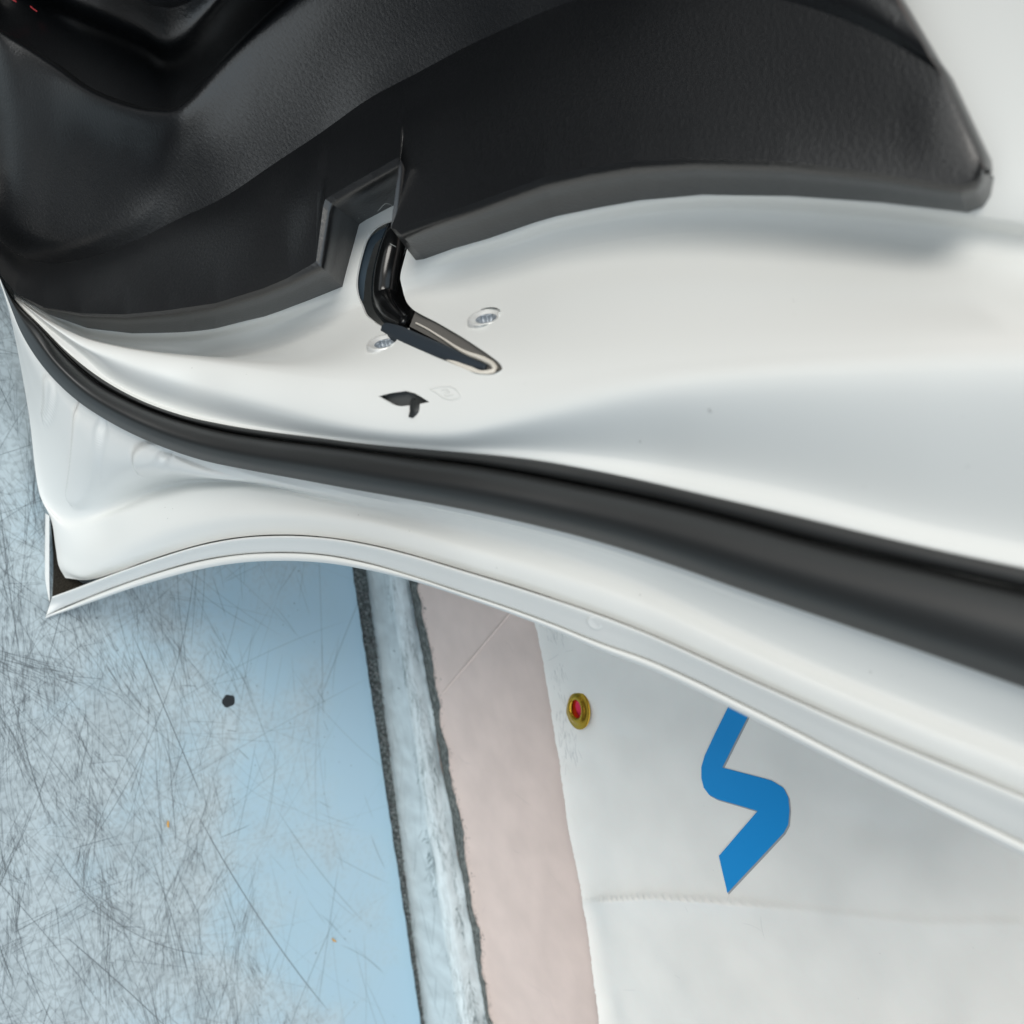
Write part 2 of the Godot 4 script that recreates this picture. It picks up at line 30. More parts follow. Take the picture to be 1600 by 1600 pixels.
	"low_stamped": [0.0000, -64.6, 15.1, 22.0, 0.0179, -53.6, 35.9, 23.3, 0.0425, -41.7, 63.7, 22.8, 0.0706, -33.4, 92.6, 19.4, 0.1012, -27.8, 121.3, 14.0, 0.1337, -23.3, 149.1, 7.4, 0.1680, -19.0, 177.4, 0.9, 0.2037, -16.0, 205.4, -5.9, 0.2407, -11.7, 239.8, -7.1, 0.2789, -7.3, 273.5, -7.4, 0.3181, -3.7, 306.2, -7.1, 0.3584, -0.1, 337.6, -6.4, 0.3995, 4.1, 365.5, -7.2, 0.4416, 8.9, 391.0, -9.0, 0.4844, 14.2, 415.2, -10.8, 0.5281, 19.9, 437.9, -12.6, 0.5724, 26.1, 460.0, -13.2, 0.6175, 32.3, 481.0, -13.5, 0.6632, 38.2, 501.0, -13.7, 0.7096, 43.7, 520.0, -14.0, 0.7566, 49.1, 538.1, -14.3, 0.8042, 54.2, 555.2, -14.5, 0.8523, 59.0, 571.5, -14.8, 0.9010, 63.8, 587.1, -15.0, 0.9503, 68.4, 601.9, -15.0, 1.0000, 72.9, 615.9, -15.0],
	"low_valley": [0.0000, -11.6, 4.8, 9.5, 0.0179, -1.5, 11.0, 3.2, 0.0425, 2.5, 33.1, -3.7, 0.0706, -3.3, 57.4, -11.5, 0.1012, -12.6, 87.3, -15.9, 0.1337, -17.7, 125.0, -17.0, 0.1680, -18.1, 166.7, -15.5, 0.2037, -14.7, 206.8, -13.6, 0.2407, -9.0, 244.4, -11.6, 0.2789, -4.2, 278.7, -10.7, 0.3181, -0.3, 311.4, -9.9, 0.3584, 3.6, 342.6, -8.6, 0.3995, 7.7, 369.3, -10.3, 0.4416, 12.8, 394.3, -12.2, 0.4844, 18.7, 417.9, -14.1, 0.5281, 25.2, 440.0, -16.1, 0.5724, 32.7, 461.3, -16.6, 0.6175, 40.3, 481.5, -17.0, 0.6632, 47.1, 500.9, -17.4, 0.7096, 53.2, 519.6, -17.8, 0.7566, 58.8, 537.4, -18.3, 0.8042, 63.8, 554.6, -18.7, 0.8523, 68.5, 570.9, -19.2, 0.9010, 73.2, 586.5, -19.5, 0.9503, 77.9, 601.3, -19.5, 1.0000, 82.4, 615.4, -19.5],
	"low_ridge": [0.0000, 5.0, 9.5, 4.3, 0.0179, 12.6, 22.9, -0.1, 0.0425, 8.9, 46.8, -5.6, 0.0706, 1.1, 80.6, -6.4, 0.1012, -6.2, 113.8, -8.3, 0.1337, -10.4, 150.1, -9.1, 0.1680, -11.3, 187.0, -9.4, 0.2037, -8.8, 222.0, -10.0, 0.2407, -4.4, 256.6, -9.3, 0.2789, -0.2, 288.2, -9.8, 0.3181, 4.0, 319.0, -9.6, 0.3584, 8.2, 348.2, -9.3, 0.3995, 12.6, 374.0, -11.2, 0.4416, 17.7, 398.3, -13.1, 0.4844, 23.4, 421.3, -15.0, 0.5281, 29.9, 442.9, -16.7, 0.5724, 37.4, 463.7, -17.1, 0.6175, 44.9, 483.4, -17.5, 0.6632, 51.5, 502.5, -17.9, 0.7096, 57.5, 520.8, -18.4, 0.7566, 62.9, 538.4, -18.8, 0.8042, 67.9, 555.2, -19.3, 0.8523, 72.4, 571.3, -19.7, 0.9010, 77.0, 586.7, -20.0, 0.9503, 81.4, 601.4, -20.0, 1.0000, 85.7, 615.3, -20.0],
	"low_plain": [0.0000, 23.4, 6.8, -0.1, 0.0179, 30.2, 23.6, -3.1, 0.0425, 25.8, 55.4, -4.1, 0.0706, 18.0, 90.4, -4.1, 0.1012, 10.2, 124.7, -4.9, 0.1337, 4.7, 159.4, -6.0, 0.1680, 1.6, 195.3, -6.3, 0.2037, 1.3, 230.2, -6.5, 0.2407, 2.6, 264.3, -6.1, 0.2789, 5.4, 296.6, -5.5, 0.3181, 10.2, 327.1, -4.6, 0.3584, 15.6, 355.1, -4.2, 0.3995, 20.8, 379.9, -6.1, 0.4416, 26.1, 403.4, -8.1, 0.4844, 31.6, 425.8, -10.1, 0.5281, 37.7, 447.0, -11.9, 0.5724, 44.6, 467.5, -12.4, 0.6175, 51.4, 486.9, -12.9, 0.6632, 57.7, 505.6, -13.4, 0.7096, 63.5, 523.4, -14.0, 0.7566, 68.9, 540.6, -14.5, 0.8042, 73.9, 557.0, -15.1, 0.8523, 78.5, 572.8, -15.7, 0.9010, 83.1, 587.8, -16.0, 0.9503, 87.6, 602.1, -16.0, 1.0000, 91.9, 615.8, -16.0],
	"low_cove": [0.0000, 35.6, 6.6, -2.4, 0.0179, 40.9, 24.3, -5.6, 0.0425, 34.7, 55.5, -6.6, 0.0706, 26.5, 88.4, -7.7, 0.1012, 18.7, 122.1, -9.1, 0.1337, 12.4, 157.4, -9.7, 0.1680, 8.1, 194.5, -9.0, 0.2037, 6.5, 230.5, -8.3, 0.2407, 7.6, 265.2, -7.3, 0.2789, 11.1, 297.6, -6.3, 0.3181, 16.2, 327.9, -5.2, 0.3584, 21.7, 355.7, -4.9, 0.3995, 26.8, 380.3, -6.9, 0.4416, 32.2, 403.7, -8.8, 0.4844, 37.9, 425.9, -10.8, 0.5281, 44.2, 447.0, -12.5, 0.5724, 50.8, 467.5, -13.0, 0.6175, 57.3, 487.0, -13.5, 0.6632, 63.4, 505.6, -14.0, 0.7096, 69.2, 523.5, -14.6, 0.7566, 74.5, 540.6, -15.1, 0.8042, 79.4, 557.0, -15.6, 0.8523, 83.9, 572.7, -16.2, 0.9010, 88.4, 587.7, -16.5, 0.9503, 92.7, 602.1, -16.5, 1.0000, 96.9, 615.8, -16.5],
	"low_groove": [0.0000, 43.3, 7.8, -6.1, 0.0179, 44.1, 26.1, -10.2, 0.0425, 38.6, 56.6, -11.8, 0.0706, 30.5, 89.5, -12.7, 0.1012, 22.9, 124.5, -13.1, 0.1337, 16.6, 160.8, -12.7, 0.1680, 12.9, 197.7, -11.8, 0.2037, 11.8, 233.6, -10.8, 0.2407, 13.1, 267.8, -9.7, 0.2789, 16.3, 299.9, -8.6, 0.3181, 21.0, 330.0, -7.4, 0.3584, 26.2, 357.1, -7.5, 0.3995, 31.3, 381.5, -9.4, 0.4416, 36.8, 404.7, -11.2, 0.4844, 42.3, 426.7, -13.1, 0.5281, 48.4, 447.8, -14.6, 0.5724, 54.8, 468.2, -15.0, 0.6175, 61.2, 487.5, -15.5, 0.6632, 67.1, 506.1, -15.9, 0.7096, 72.8, 523.8, -16.4, 0.7566, 77.9, 540.8, -16.8, 0.8042, 82.6, 557.2, -17.3, 0.8523, 87.1, 572.8, -17.7, 0.9010, 91.5, 587.7, -18.0, 0.9503, 95.8, 602.0, -18.0, 1.0000, 99.9, 615.6, -18.0],
	"hem_back": [0.0000, 56.0, 2.5, 0.1, 0.0179, 51.2, 12.1, -8.2, 0.0425, 43.7, 39.0, -11.9, 0.0706, 35.6, 68.4, -16.0, 0.1012, 27.3, 105.4, -16.2, 0.1337, 20.0, 142.9, -16.2, 0.1680, 15.1, 181.6, -15.1, 0.2037, 13.1, 219.3, -14.1, 0.2407, 13.7, 255.2, -13.0, 0.2789, 16.6, 288.9, -11.8, 0.3181, 21.1, 320.3, -10.7, 0.3584, 26.4, 349.0, -10.2, 0.3995, 31.6, 374.3, -12.1, 0.4416, 37.2, 398.2, -14.1, 0.4844, 42.9, 421.0, -16.1, 0.5281, 48.9, 442.7, -17.9, 0.5724, 55.5, 463.7, -18.4, 0.6175, 62.1, 483.7, -19.0, 0.6632, 68.3, 502.7, -19.5, 0.7096, 74.1, 521.0, -20.0, 0.7566, 79.5, 538.4, -20.6, 0.8042, 84.4, 555.2, -21.1, 0.8523, 89.0, 571.2, -21.7, 0.9010, 93.5, 586.5, -22.0, 0.9503, 98.0, 601.2, -22.0, 1.0000, 102.2, 615.1, -22.0],
	"hem_lip": [0.0000, 54.8, 8.6, 3.0, 0.0179, 49.7, 24.7, -1.7, 0.0425, 42.3, 50.9, -5.5, 0.0706, 34.4, 79.6, -9.5, 0.1012, 26.3, 115.9, -9.7, 0.1337, 19.2, 152.7, -9.6, 0.1680, 14.4, 190.6, -8.6, 0.2037, 12.5, 227.5, -7.6, 0.2407, 13.0, 262.8, -6.5, 0.2789, 15.8, 295.8, -5.3, 0.3181, 20.2, 326.6, -4.2, 0.3584, 25.4, 354.8, -3.7, 0.3995, 30.6, 379.6, -5.6, 0.4416, 36.0, 403.1, -7.6, 0.4844, 41.5, 425.4, -9.6, 0.5281, 47.5, 446.6, -11.4, 0.5724, 54.0, 467.3, -11.9, 0.6175, 60.5, 486.8, -12.4, 0.6632, 66.5, 505.5, -13.0, 0.7096, 72.2, 523.4, -13.5, 0.7566, 77.4, 540.6, -14.1, 0.8042, 82.2, 557.0, -14.6, 0.8523, 86.7, 572.8, -15.2, 0.9010, 91.1, 587.8, -15.5, 0.9503, 95.4, 602.2, -15.5, 1.0000, 99.6, 615.9, -15.5],
	"hem_top": [0.0000, 55.3, 11.2, 4.6, 0.0179, 50.1, 27.1, -0.2, 0.0425, 42.8, 53.2, -3.9, 0.0706, 34.8, 81.7, -8.0, 0.1012, 26.7, 117.9, -8.2, 0.1337, 19.6, 154.6, -8.2, 0.1680, 14.8, 192.4, -7.1, 0.2037, 12.9, 229.2, -6.1, 0.2407, 13.4, 264.4, -5.0, 0.2789, 16.3, 297.3, -3.8, 0.3181, 20.7, 328.0, -2.7, 0.3584, 25.9, 356.1, -2.2, 0.3995, 31.0, 380.8, -4.1, 0.4416, 36.4, 404.2, -6.1, 0.4844, 42.0, 426.4, -8.1, 0.5281, 47.9, 447.6, -9.9, 0.5724, 54.4, 468.1, -10.4, 0.6175, 60.8, 487.6, -11.0, 0.6632, 66.8, 506.2, -11.5, 0.7096, 72.6, 524.0, -12.0, 0.7566, 77.8, 541.1, -12.6, 0.8042, 82.6, 557.5, -13.1, 0.8523, 87.1, 573.2, -13.7, 0.9010, 91.6, 588.1, -14.0, 0.9503, 95.9, 602.4, -14.0, 1.0000, 100.1, 616.0, -14.0],
	"hem_flat": [0.0000, 61.5, 2.3, 1.9, 0.0179, 55.8, 18.1, -3.0, 0.0425, 47.9, 44.4, -6.9, 0.0706, 39.6, 73.2, -11.2, 0.1012, 31.2, 110.0, -11.6, 0.1337, 23.9, 147.5, -11.6, 0.1680, 19.0, 186.2, -10.6, 0.2037, 16.9, 223.8, -9.5, 0.2407, 17.2, 259.6, -8.4, 0.2789, 20.2, 293.1, -7.3, 0.3181, 24.9, 324.3, -6.1, 0.3584, 30.3, 352.8, -5.6, 0.3995, 35.6, 377.8, -7.5, 0.4416, 41.3, 401.5, -9.5, 0.4844, 47.2, 424.0, -11.5, 0.5281, 52.9, 445.7, -13.3, 0.5724, 59.3, 466.6, -13.8, 0.6175, 65.9, 486.3, -14.4, 0.6632, 72.2, 505.0, -14.9, 0.7096, 78.4, 522.9, -15.4, 0.7566, 84.1, 540.1, -16.0, 0.8042, 89.3, 556.6, -16.5, 0.8523, 94.1, 572.3, -17.1, 0.9010, 98.8, 587.4, -17.4, 0.9503, 103.4, 601.9, -17.4, 1.0000, 107.7, 615.6, -17.4],
	"hem_flat_edge": [0.0000, 66.5, 1.4, 3.1, 0.0179, 61.1, 9.6, -5.8, 0.0425, 52.7, 35.7, -10.0, 0.0706, 44.0, 65.2, -14.3, 0.1012, 35.4, 102.3, -15.0, 0.1337, 28.0, 140.6, -15.1, 0.1680, 22.8, 180.0, -14.0, 0.2037, 20.6, 218.4, -12.9, 0.2407, 20.8, 254.9, -11.8, 0.2789, 23.8, 289.0, -10.7, 0.3181, 28.8, 320.5, -9.5, 0.3584, 34.4, 349.5, -9.0, 0.3995, 39.9, 374.9, -10.9, 0.4416, 45.8, 399.0, -12.9, 0.4844, 52.1, 421.7, -14.9, 0.5281, 57.5, 443.8, -16.7, 0.5724, 63.9, 465.0, -17.2, 0.6175, 70.7, 485.0, -17.8, 0.6632, 77.3, 503.9, -18.3, 0.7096, 83.9, 521.8, -18.8, 0.7566, 90.0, 539.1, -19.4, 0.8042, 95.5, 555.6, -19.9, 0.8523, 100.7, 571.5, -20.5, 0.9010, 105.6, 586.8, -20.8, 0.9503, 110.3, 601.3, -20.8, 1.0000, 114.8, 615.2, -20.8],
	"hem_fold": [0.0000, 67.7, 1.2, 3.5, 0.0179, 62.6, 5.6, -7.4, 0.0425, 54.1, 31.9, -11.7, 0.0706, 45.3, 61.6, -16.0, 0.1012, 36.6, 98.9, -16.8, 0.1337, 29.0, 137.4, -16.9, 0.1680, 23.9, 177.2, -15.8, 0.2037, 21.6, 215.8, -14.8, 0.2407, 21.7, 252.6, -13.6, 0.2789, 24.8, 286.9, -12.5, 0.3181, 29.9, 318.7, -11.3, 0.3584, 35.5, 347.9, -10.8, 0.3995, 41.1, 373.4, -12.7, 0.4416, 47.1, 397.6, -14.7, 0.4844, 53.5, 420.5, -16.7, 0.5281, 58.8, 442.8, -18.5, 0.5724, 65.2, 464.1, -19.1, 0.6175, 72.1, 484.2, -19.6, 0.6632, 78.8, 503.2, -20.1, 0.7096, 85.5, 521.2, -20.6, 0.7566, 91.7, 538.5, -21.2, 0.8042, 97.3, 555.2, -21.7, 0.8523, 102.6, 571.1, -22.3, 0.9010, 107.6, 586.4, -22.6, 0.9503, 112.4, 601.0, -22.6, 1.0000, 116.9, 615.0, -22.6],
	"bead_fold": [0.0000, 67.8, 1.8, 3.8, 0.0179, 62.9, 5.3, -7.6, 0.0425, 54.3, 31.5, -11.9, 0.0706, 45.5, 61.3, -16.2, 0.1012, 36.9, 98.7, -17.0, 0.1337, 29.4, 137.2, -17.1, 0.1680, 24.2, 177.0, -16.0, 0.2037, 21.9, 215.7, -14.9, 0.2407, 22.0, 252.5, -13.8, 0.2789, 25.1, 286.8, -12.7, 0.3181, 30.0, 318.6, -11.5, 0.3584, 35.7, 347.8, -11.0, 0.3995, 41.3, 373.3, -12.9, 0.4416, 47.3, 397.5, -14.9, 0.4844, 53.7, 420.4, -16.9, 0.5281, 59.0, 442.7, -18.7, 0.5724, 65.5, 464.1, -19.3, 0.6175, 72.4, 484.1, -19.8, 0.6632, 79.1, 503.1, -20.3, 0.7096, 85.8, 521.2, -20.8, 0.7566, 92.0, 538.5, -21.4, 0.8042, 97.6, 555.1, -21.9, 0.8523, 102.9, 571.1, -22.5, 0.9010, 108.0, 586.4, -22.8, 0.9503, 112.7, 601.0, -22.8, 1.0000, 117.2, 615.0, -22.8],
	"bead_brow": [0.0000, 68.1, 1.5, 3.7, 0.0179, 63.0, 8.9, -5.7, 0.0425, 54.8, 35.1, -10.0, 0.0706, 46.1, 64.7, -14.4, 0.1012, 37.5, 102.0, -15.1, 0.1337, 30.1, 140.4, -15.2, 0.1680, 24.9, 180.0, -14.1, 0.2037, 22.6, 218.4, -13.0, 0.2407, 22.7, 255.0, -11.9, 0.2789, 25.6, 289.1, -10.8, 0.3181, 30.4, 320.8, -9.6, 0.3584, 35.9, 349.8, -9.1, 0.3995, 41.6, 375.2, -11.0, 0.4416, 47.6, 399.2, -13.0, 0.4844, 54.1, 421.8, -15.0, 0.5281, 59.5, 444.0, -16.8, 0.5724, 65.9, 465.2, -17.4, 0.6175, 72.8, 485.1, -17.9, 0.6632, 79.5, 504.0, -18.4, 0.7096, 86.1, 522.0, -18.9, 0.7566, 92.2, 539.2, -19.5, 0.8042, 97.9, 555.7, -20.0, 0.8523, 103.2, 571.6, -20.6, 0.9010, 108.3, 586.7, -20.9, 0.9503, 113.0, 601.3, -20.9, 1.0000, 117.5, 615.2, -20.9],
	"bead_face": [0.0000, 68.7, 0.9, 3.6, 0.0179, 64.0, 9.5, -5.4, 0.0425, 56.0, 35.9, -9.7, 0.0706, 47.5, 65.6, -14.1, 0.1012, 39.1, 103.0, -14.8, 0.1337, 31.8, 141.5, -14.8, 0.1680, 26.5, 181.0, -13.8, 0.2037, 24.2, 219.4, -12.7, 0.2407, 24.2, 255.9, -11.6, 0.2789, 26.9, 290.0, -10.4, 0.3181, 31.3, 321.8, -9.3, 0.3584, 36.7, 350.7, -8.8, 0.3995, 42.5, 375.9, -10.8, 0.4416, 48.6, 399.8, -12.8, 0.4844, 55.2, 422.4, -14.7, 0.5281, 60.7, 444.5, -16.5, 0.5724, 67.3, 465.6, -17.1, 0.6175, 74.2, 485.4, -17.6, 0.6632, 80.9, 504.3, -18.1, 0.7096, 87.4, 522.2, -18.6, 0.7566, 93.5, 539.4, -19.2, 0.8042, 99.2, 555.9, -19.7, 0.8523, 104.7, 571.7, -20.3, 0.9010, 109.8, 586.8, -20.6, 0.9503, 114.5, 601.4, -20.6, 1.0000, 119.0, 615.3, -20.6],
	"bead_edge": [0.0000, 69.3, 0.9, 3.7, 0.0179, 65.3, 6.9, -6.8, 0.0425, 57.6, 33.6, -11.2, 0.0706, 49.2, 63.6, -15.6, 0.1012, 40.9, 101.4, -16.2, 0.1337, 33.6, 140.0, -16.2, 0.1680, 28.3, 179.7, -15.2, 0.2037, 25.9, 218.2, -14.1, 0.2407, 25.8, 254.8, -13.0, 0.2789, 28.3, 289.1, -11.8, 0.3181, 32.4, 321.0, -10.7, 0.3584, 37.8, 350.0, -10.3, 0.3995, 43.6, 375.3, -12.2, 0.4416, 49.9, 399.2, -14.2, 0.4844, 56.7, 421.8, -16.2, 0.5281, 62.4, 443.9, -17.9, 0.5724, 69.1, 465.0, -18.5, 0.6175, 76.0, 484.9, -19.0, 0.6632, 82.7, 503.8, -19.5, 0.7096, 89.2, 521.9, -20.0, 0.7566, 95.2, 539.2, -20.6, 0.8042, 101.0, 555.7, -21.1, 0.8523, 106.6, 571.4, -21.7, 0.9010, 111.8, 586.6, -22.0, 0.9503, 116.6, 601.2, -22.0, 1.0000, 121.1, 615.1, -22.0],
	"bead_back": [0.0000, 69.4, 0.9, 3.7, 0.0179, 65.7, 4.0, -8.3, 0.0425, 58.3, 28.3, -14.2, 0.0706, 49.8, 58.6, -18.6, 0.1012, 41.5, 96.7, -19.2, 0.1337, 34.1, 135.7, -19.2, 0.1680, 28.8, 175.7, -18.2, 0.2037, 26.3, 214.5, -17.1, 0.2407, 26.2, 251.4, -16.0, 0.2789, 28.7, 286.0, -14.8, 0.3181, 32.8, 318.2, -13.7, 0.3584, 38.2, 347.4, -13.3, 0.3995, 44.1, 372.9, -15.2, 0.4416, 50.4, 397.1, -17.2, 0.4844, 57.3, 419.8, -19.2, 0.5281, 63.0, 442.1, -20.9, 0.5724, 69.8, 463.4, -21.5, 0.6175, 76.8, 483.5, -22.0, 0.6632, 83.6, 502.5, -22.5, 0.7096, 90.1, 520.7, -23.0, 0.7566, 96.2, 538.2, -23.6, 0.8042, 102.0, 554.8, -24.1, 0.8523, 107.7, 570.7, -24.7, 0.9010, 113.0, 586.0, -25.0, 0.9503, 117.8, 600.7, -25.0, 1.0000, 122.3, 614.8, -25.0],
	"trim_foot": [0.0000, -202.4, -3.6, 72.8, 0.0357, -167.1, 30.7, 65.2, 0.0667, -138.0, 57.4, 59.0, 0.0857, -124.2, 66.9, 52.5, 0.1113, -113.4, 80.6, 42.5, 0.1470, -105.8, 95.7, 26.7, 0.1875, -102.9, 115.0, 10.5, 0.2274, -103.2, 137.1, -6.7, 0.2720, -104.6, 159.2, -15.4, 0.3167, -108.7, 191.1, -24.4, 0.3393, -113.1, 211.1, -29.7, 0.3619, -118.4, 239.0, -33.4, 0.3667, -119.6, 246.1, -33.9, 0.3738, -149.4, 252.0, -39.4, 0.3756, -152.9, 252.6, -40.2, 0.3810, -154.6, 257.6, -41.1, 0.4167, -158.2, 273.4, -43.0, 0.4423, -160.7, 290.1, -43.0, 0.4446, -160.7, 293.3, -43.0, 0.4450, -159.3, 293.7, -43.0, 0.4473, -128.5, 296.8, -38.0, 0.4476, -125.7, 297.3, -37.4, 0.4500, -125.7, 304.0, -36.0, 0.4762, -127.7, 323.3, -36.0, 0.5065, -128.9, 346.0, -36.0, 0.5565, -131.6, 373.8, -36.0, 0.5774, -132.2, 385.3, -36.0, 0.6190, -131.9, 407.1, -36.0, 0.6613, -131.1, 428.8, -36.0, 0.7167, -127.8, 458.4, -36.0, 0.8006, -120.1, 495.7, -36.0, 0.8845, -111.3, 529.9, -36.0, 0.9464, -104.3, 552.9, -36.0, 0.9643, -102.2, 559.6, -36.0, 0.9774, -103.1, 564.9, -36.0, 0.9839, -106.8, 567.3, -36.0, 0.9851, -112.3, 568.1, -36.0],
	"trim_flank": [0.0000, -201.1, 1.6, 76.6, 0.0357, -166.6, 35.5, 69.1, 0.0667, -137.7, 62.3, 62.7, 0.0857, -123.6, 73.2, 56.6, 0.1113, -113.1, 91.8, 49.7, 0.1470, -106.8, 110.6, 36.9, 0.1875, -104.5, 132.7, 23.2, 0.2274, -105.0, 155.9, 9.6, 0.2720, -106.6, 181.0, -0.1, 0.3167, -111.4, 211.0, -9.1, 0.3393, -115.6, 227.8, -14.0, 0.3619, -120.7, 249.3, -17.2, 0.3667, -121.9, 254.3, -17.7, 0.3738, -149.9, 259.8, -20.6, 0.3756, -153.5, 260.8, -21.0, 0.3810, -154.9, 265.2, -21.6, 0.4167, -159.9, 285.9, -23.6, 0.4423, -163.1, 303.0, -23.9, 0.4446, -163.2, 305.6, -23.9, 0.4450, -161.7, 305.7, -23.9, 0.4473, -131.9, 304.3, -21.6, 0.4476, -129.5, 304.5, -21.3, 0.4500, -128.7, 309.7, -20.6, 0.4762, -130.6, 330.2, -20.6, 0.5065, -131.8, 352.4, -20.6, 0.5565, -134.6, 381.4, -20.6, 0.5774, -135.5, 393.2, -20.6, 0.6190, -135.0, 415.3, -20.6, 0.6613, -133.7, 436.9, -20.6, 0.7167, -129.8, 464.7, -20.6, 0.8006, -121.6, 501.1, -20.6, 0.8845, -112.0, 534.1, -20.6, 0.9464, -104.4, 556.1, -20.6, 0.9643, -102.5, 562.4, -20.6, 0.9774, -103.0, 567.1, -20.6, 0.9839, -105.8, 569.4, -20.6, 0.9851, -109.9, 570.0, -20.6],
	"trim_shoulder": [0.0000, -200.0, 5.7, 79.4, 0.0357, -166.1, 39.3, 71.9, 0.0667, -137.4, 66.1, 65.4, 0.0857, -123.1, 78.0, 59.7, 0.1113, -112.7, 100.2, 54.9, 0.1470, -107.2, 122.0, 44.3, 0.1875, -105.0, 146.0, 32.6, 0.2274, -105.6, 170.4, 21.5, 0.2720, -107.4, 197.0, 11.2, 0.3167, -112.6, 225.7, 2.2, 0.3393, -116.7, 240.3, -2.4, 0.3619, -121.7, 257.6, -5.2, 0.3667, -122.9, 261.4, -5.8, 0.3738, -149.5, 266.9, -6.8, 0.3756, -153.0, 268.2, -6.9, 0.3810, -154.3, 272.3, -7.3, 0.4167, -160.0, 295.9, -9.3, 0.4423, -163.6, 313.1, -9.9, 0.4446, -163.8, 315.3, -9.9, 0.4450, -162.3, 315.2, -9.9, 0.4473, -133.5, 310.7, -9.5, 0.4476, -131.4, 310.6, -9.4, 0.4500, -130.1, 314.7, -9.3, 0.4762, -132.0, 336.0, -9.3, 0.5065, -133.2, 357.7, -9.3, 0.5565, -136.0, 387.5, -9.3, 0.5774, -137.0, 399.3, -9.3, 0.6190, -136.4, 421.6, -9.3, 0.6613, -134.8, 443.0, -9.3, 0.7167, -130.4, 469.5, -9.3, 0.8006, -122.0, 505.2, -9.3, 0.8845, -111.9, 537.2, -9.3, 0.9464, -104.0, 558.7, -9.3, 0.9643, -102.2, 564.6, -9.3, 0.9774, -102.5, 569.0, -9.3, 0.9839, -104.7, 571.1, -9.3, 0.9851, -107.8, 571.5, -9.3],
	"trim_edge": [0.0000, -200.3, 5.2, 80.0, 0.0357, -166.5, 38.8, 72.5, 0.0667, -137.8, 66.0, 66.0, 0.0857, -123.3, 78.4, 60.3, 0.1113, -113.4, 101.1, 56.0, 0.1470, -108.5, 123.3, 45.9, 0.1875, -106.7, 147.7, 34.5, 0.2274, -107.6, 171.7, 24.0, 0.2720, -109.4, 200.3, 13.6, 0.3167, -114.9, 228.7, 4.6, 0.3393, -119.0, 242.1, -0.0, 0.3619, -124.1, 257.0, -2.8, 0.3667, -125.4, 260.0, -3.4, 0.3738, -151.8, 264.7, -3.9, 0.3756, -155.4, 266.1, -4.0, 0.3810, -156.6, 269.9, -4.3, 0.4167, -162.9, 295.8, -6.3, 0.4423, -166.7, 313.5, -7.0, 0.4446, -166.9, 315.6, -7.0, 0.4450, -165.4, 315.3, -7.0, 0.4473, -136.5, 309.6, -7.0, 0.4476, -134.5, 309.3, -7.0, 0.4500, -132.8, 313.1, -7.0, 0.4762, -134.6, 335.2, -7.0, 0.5065, -135.9, 356.9, -7.0, 0.5565, -138.7, 387.6, -7.0, 0.5774, -139.8, 399.5, -7.0, 0.6190, -139.1, 422.3, -7.0, 0.6613, -137.3, 443.9, -7.0, 0.7167, -132.6, 469.9, -7.0, 0.8006, -123.9, 505.7, -7.0, 0.8845, -113.4, 537.6, -7.0, 0.9464, -105.2, 558.9, -7.0, 0.9643, -103.5, 564.7, -7.0, 0.9774, -103.6, 568.9, -7.0, 0.9839, -105.5, 571.0, -7.0, 0.9851, -108.1, 571.3, -7.0],
	"trim_face": [0.0000, -216.7, -1.9, 77.0, 0.0357, -187.2, 11.7, 60.8, 0.0714, -152.5, 45.4, 53.5, 0.0952, -137.6, 61.2, 46.0, 0.1310, -129.5, 88.0, 36.9, 0.1905, -130.9, 128.7, 21.0, 0.2500, -136.3, 168.6, 6.5, 0.3095, -145.9, 211.7, -3.5, 0.3393, -153.6, 231.9, -8.5, 0.3631, -167.5, 249.0, -11.2, 0.3869, -174.9, 266.2, -13.2, 0.4107, -180.8, 282.9, -15.1, 0.4524, -187.3, 311.6, -17.3, 0.5000, -183.6, 343.3, -18.6, 0.5774, -177.1, 391.0, -18.9, 0.6667, -167.0, 440.1, -17.7, 0.7857, -149.6, 496.2, -15.0, 0.9048, -130.1, 543.6, -10.9, 0.9464, -123.5, 558.3, -9.5, 0.9714, -117.7, 566.5, -9.5, 0.9810, -112.9, 569.6, -9.5],
	"bulge_foot": [0.0000, -224.3, -1.9, 77.0, 0.0357, -196.0, 1.7, 56.5, 0.0714, -167.6, 16.2, 40.0, 0.0893, -158.1, 27.3, 33.5, 0.1131, -152.1, 43.1, 25.4, 0.1458, -151.7, 68.9, 16.9, 0.1905, -157.8, 104.0, 6.3, 0.2351, -167.9, 137.8, -3.7, 0.2798, -176.1, 173.2, -11.0, 0.3244, -188.3, 207.9, -17.0, 0.3690, -199.3, 241.4, -22.0, 0.4137, -210.6, 273.1, -26.5, 0.4583, -216.7, 303.6, -30.0, 0.5030, -221.7, 333.3, -32.1, 0.5476, -223.9, 362.4, -32.5, 0.6071, -224.7, 398.0, -33.0, 0.6667, -218.3, 432.3, -30.3, 0.7857, -193.5, 491.6, -25.0, 0.9048, -158.3, 541.7, -16.8, 0.9452, -144.2, 556.6, -14.0],
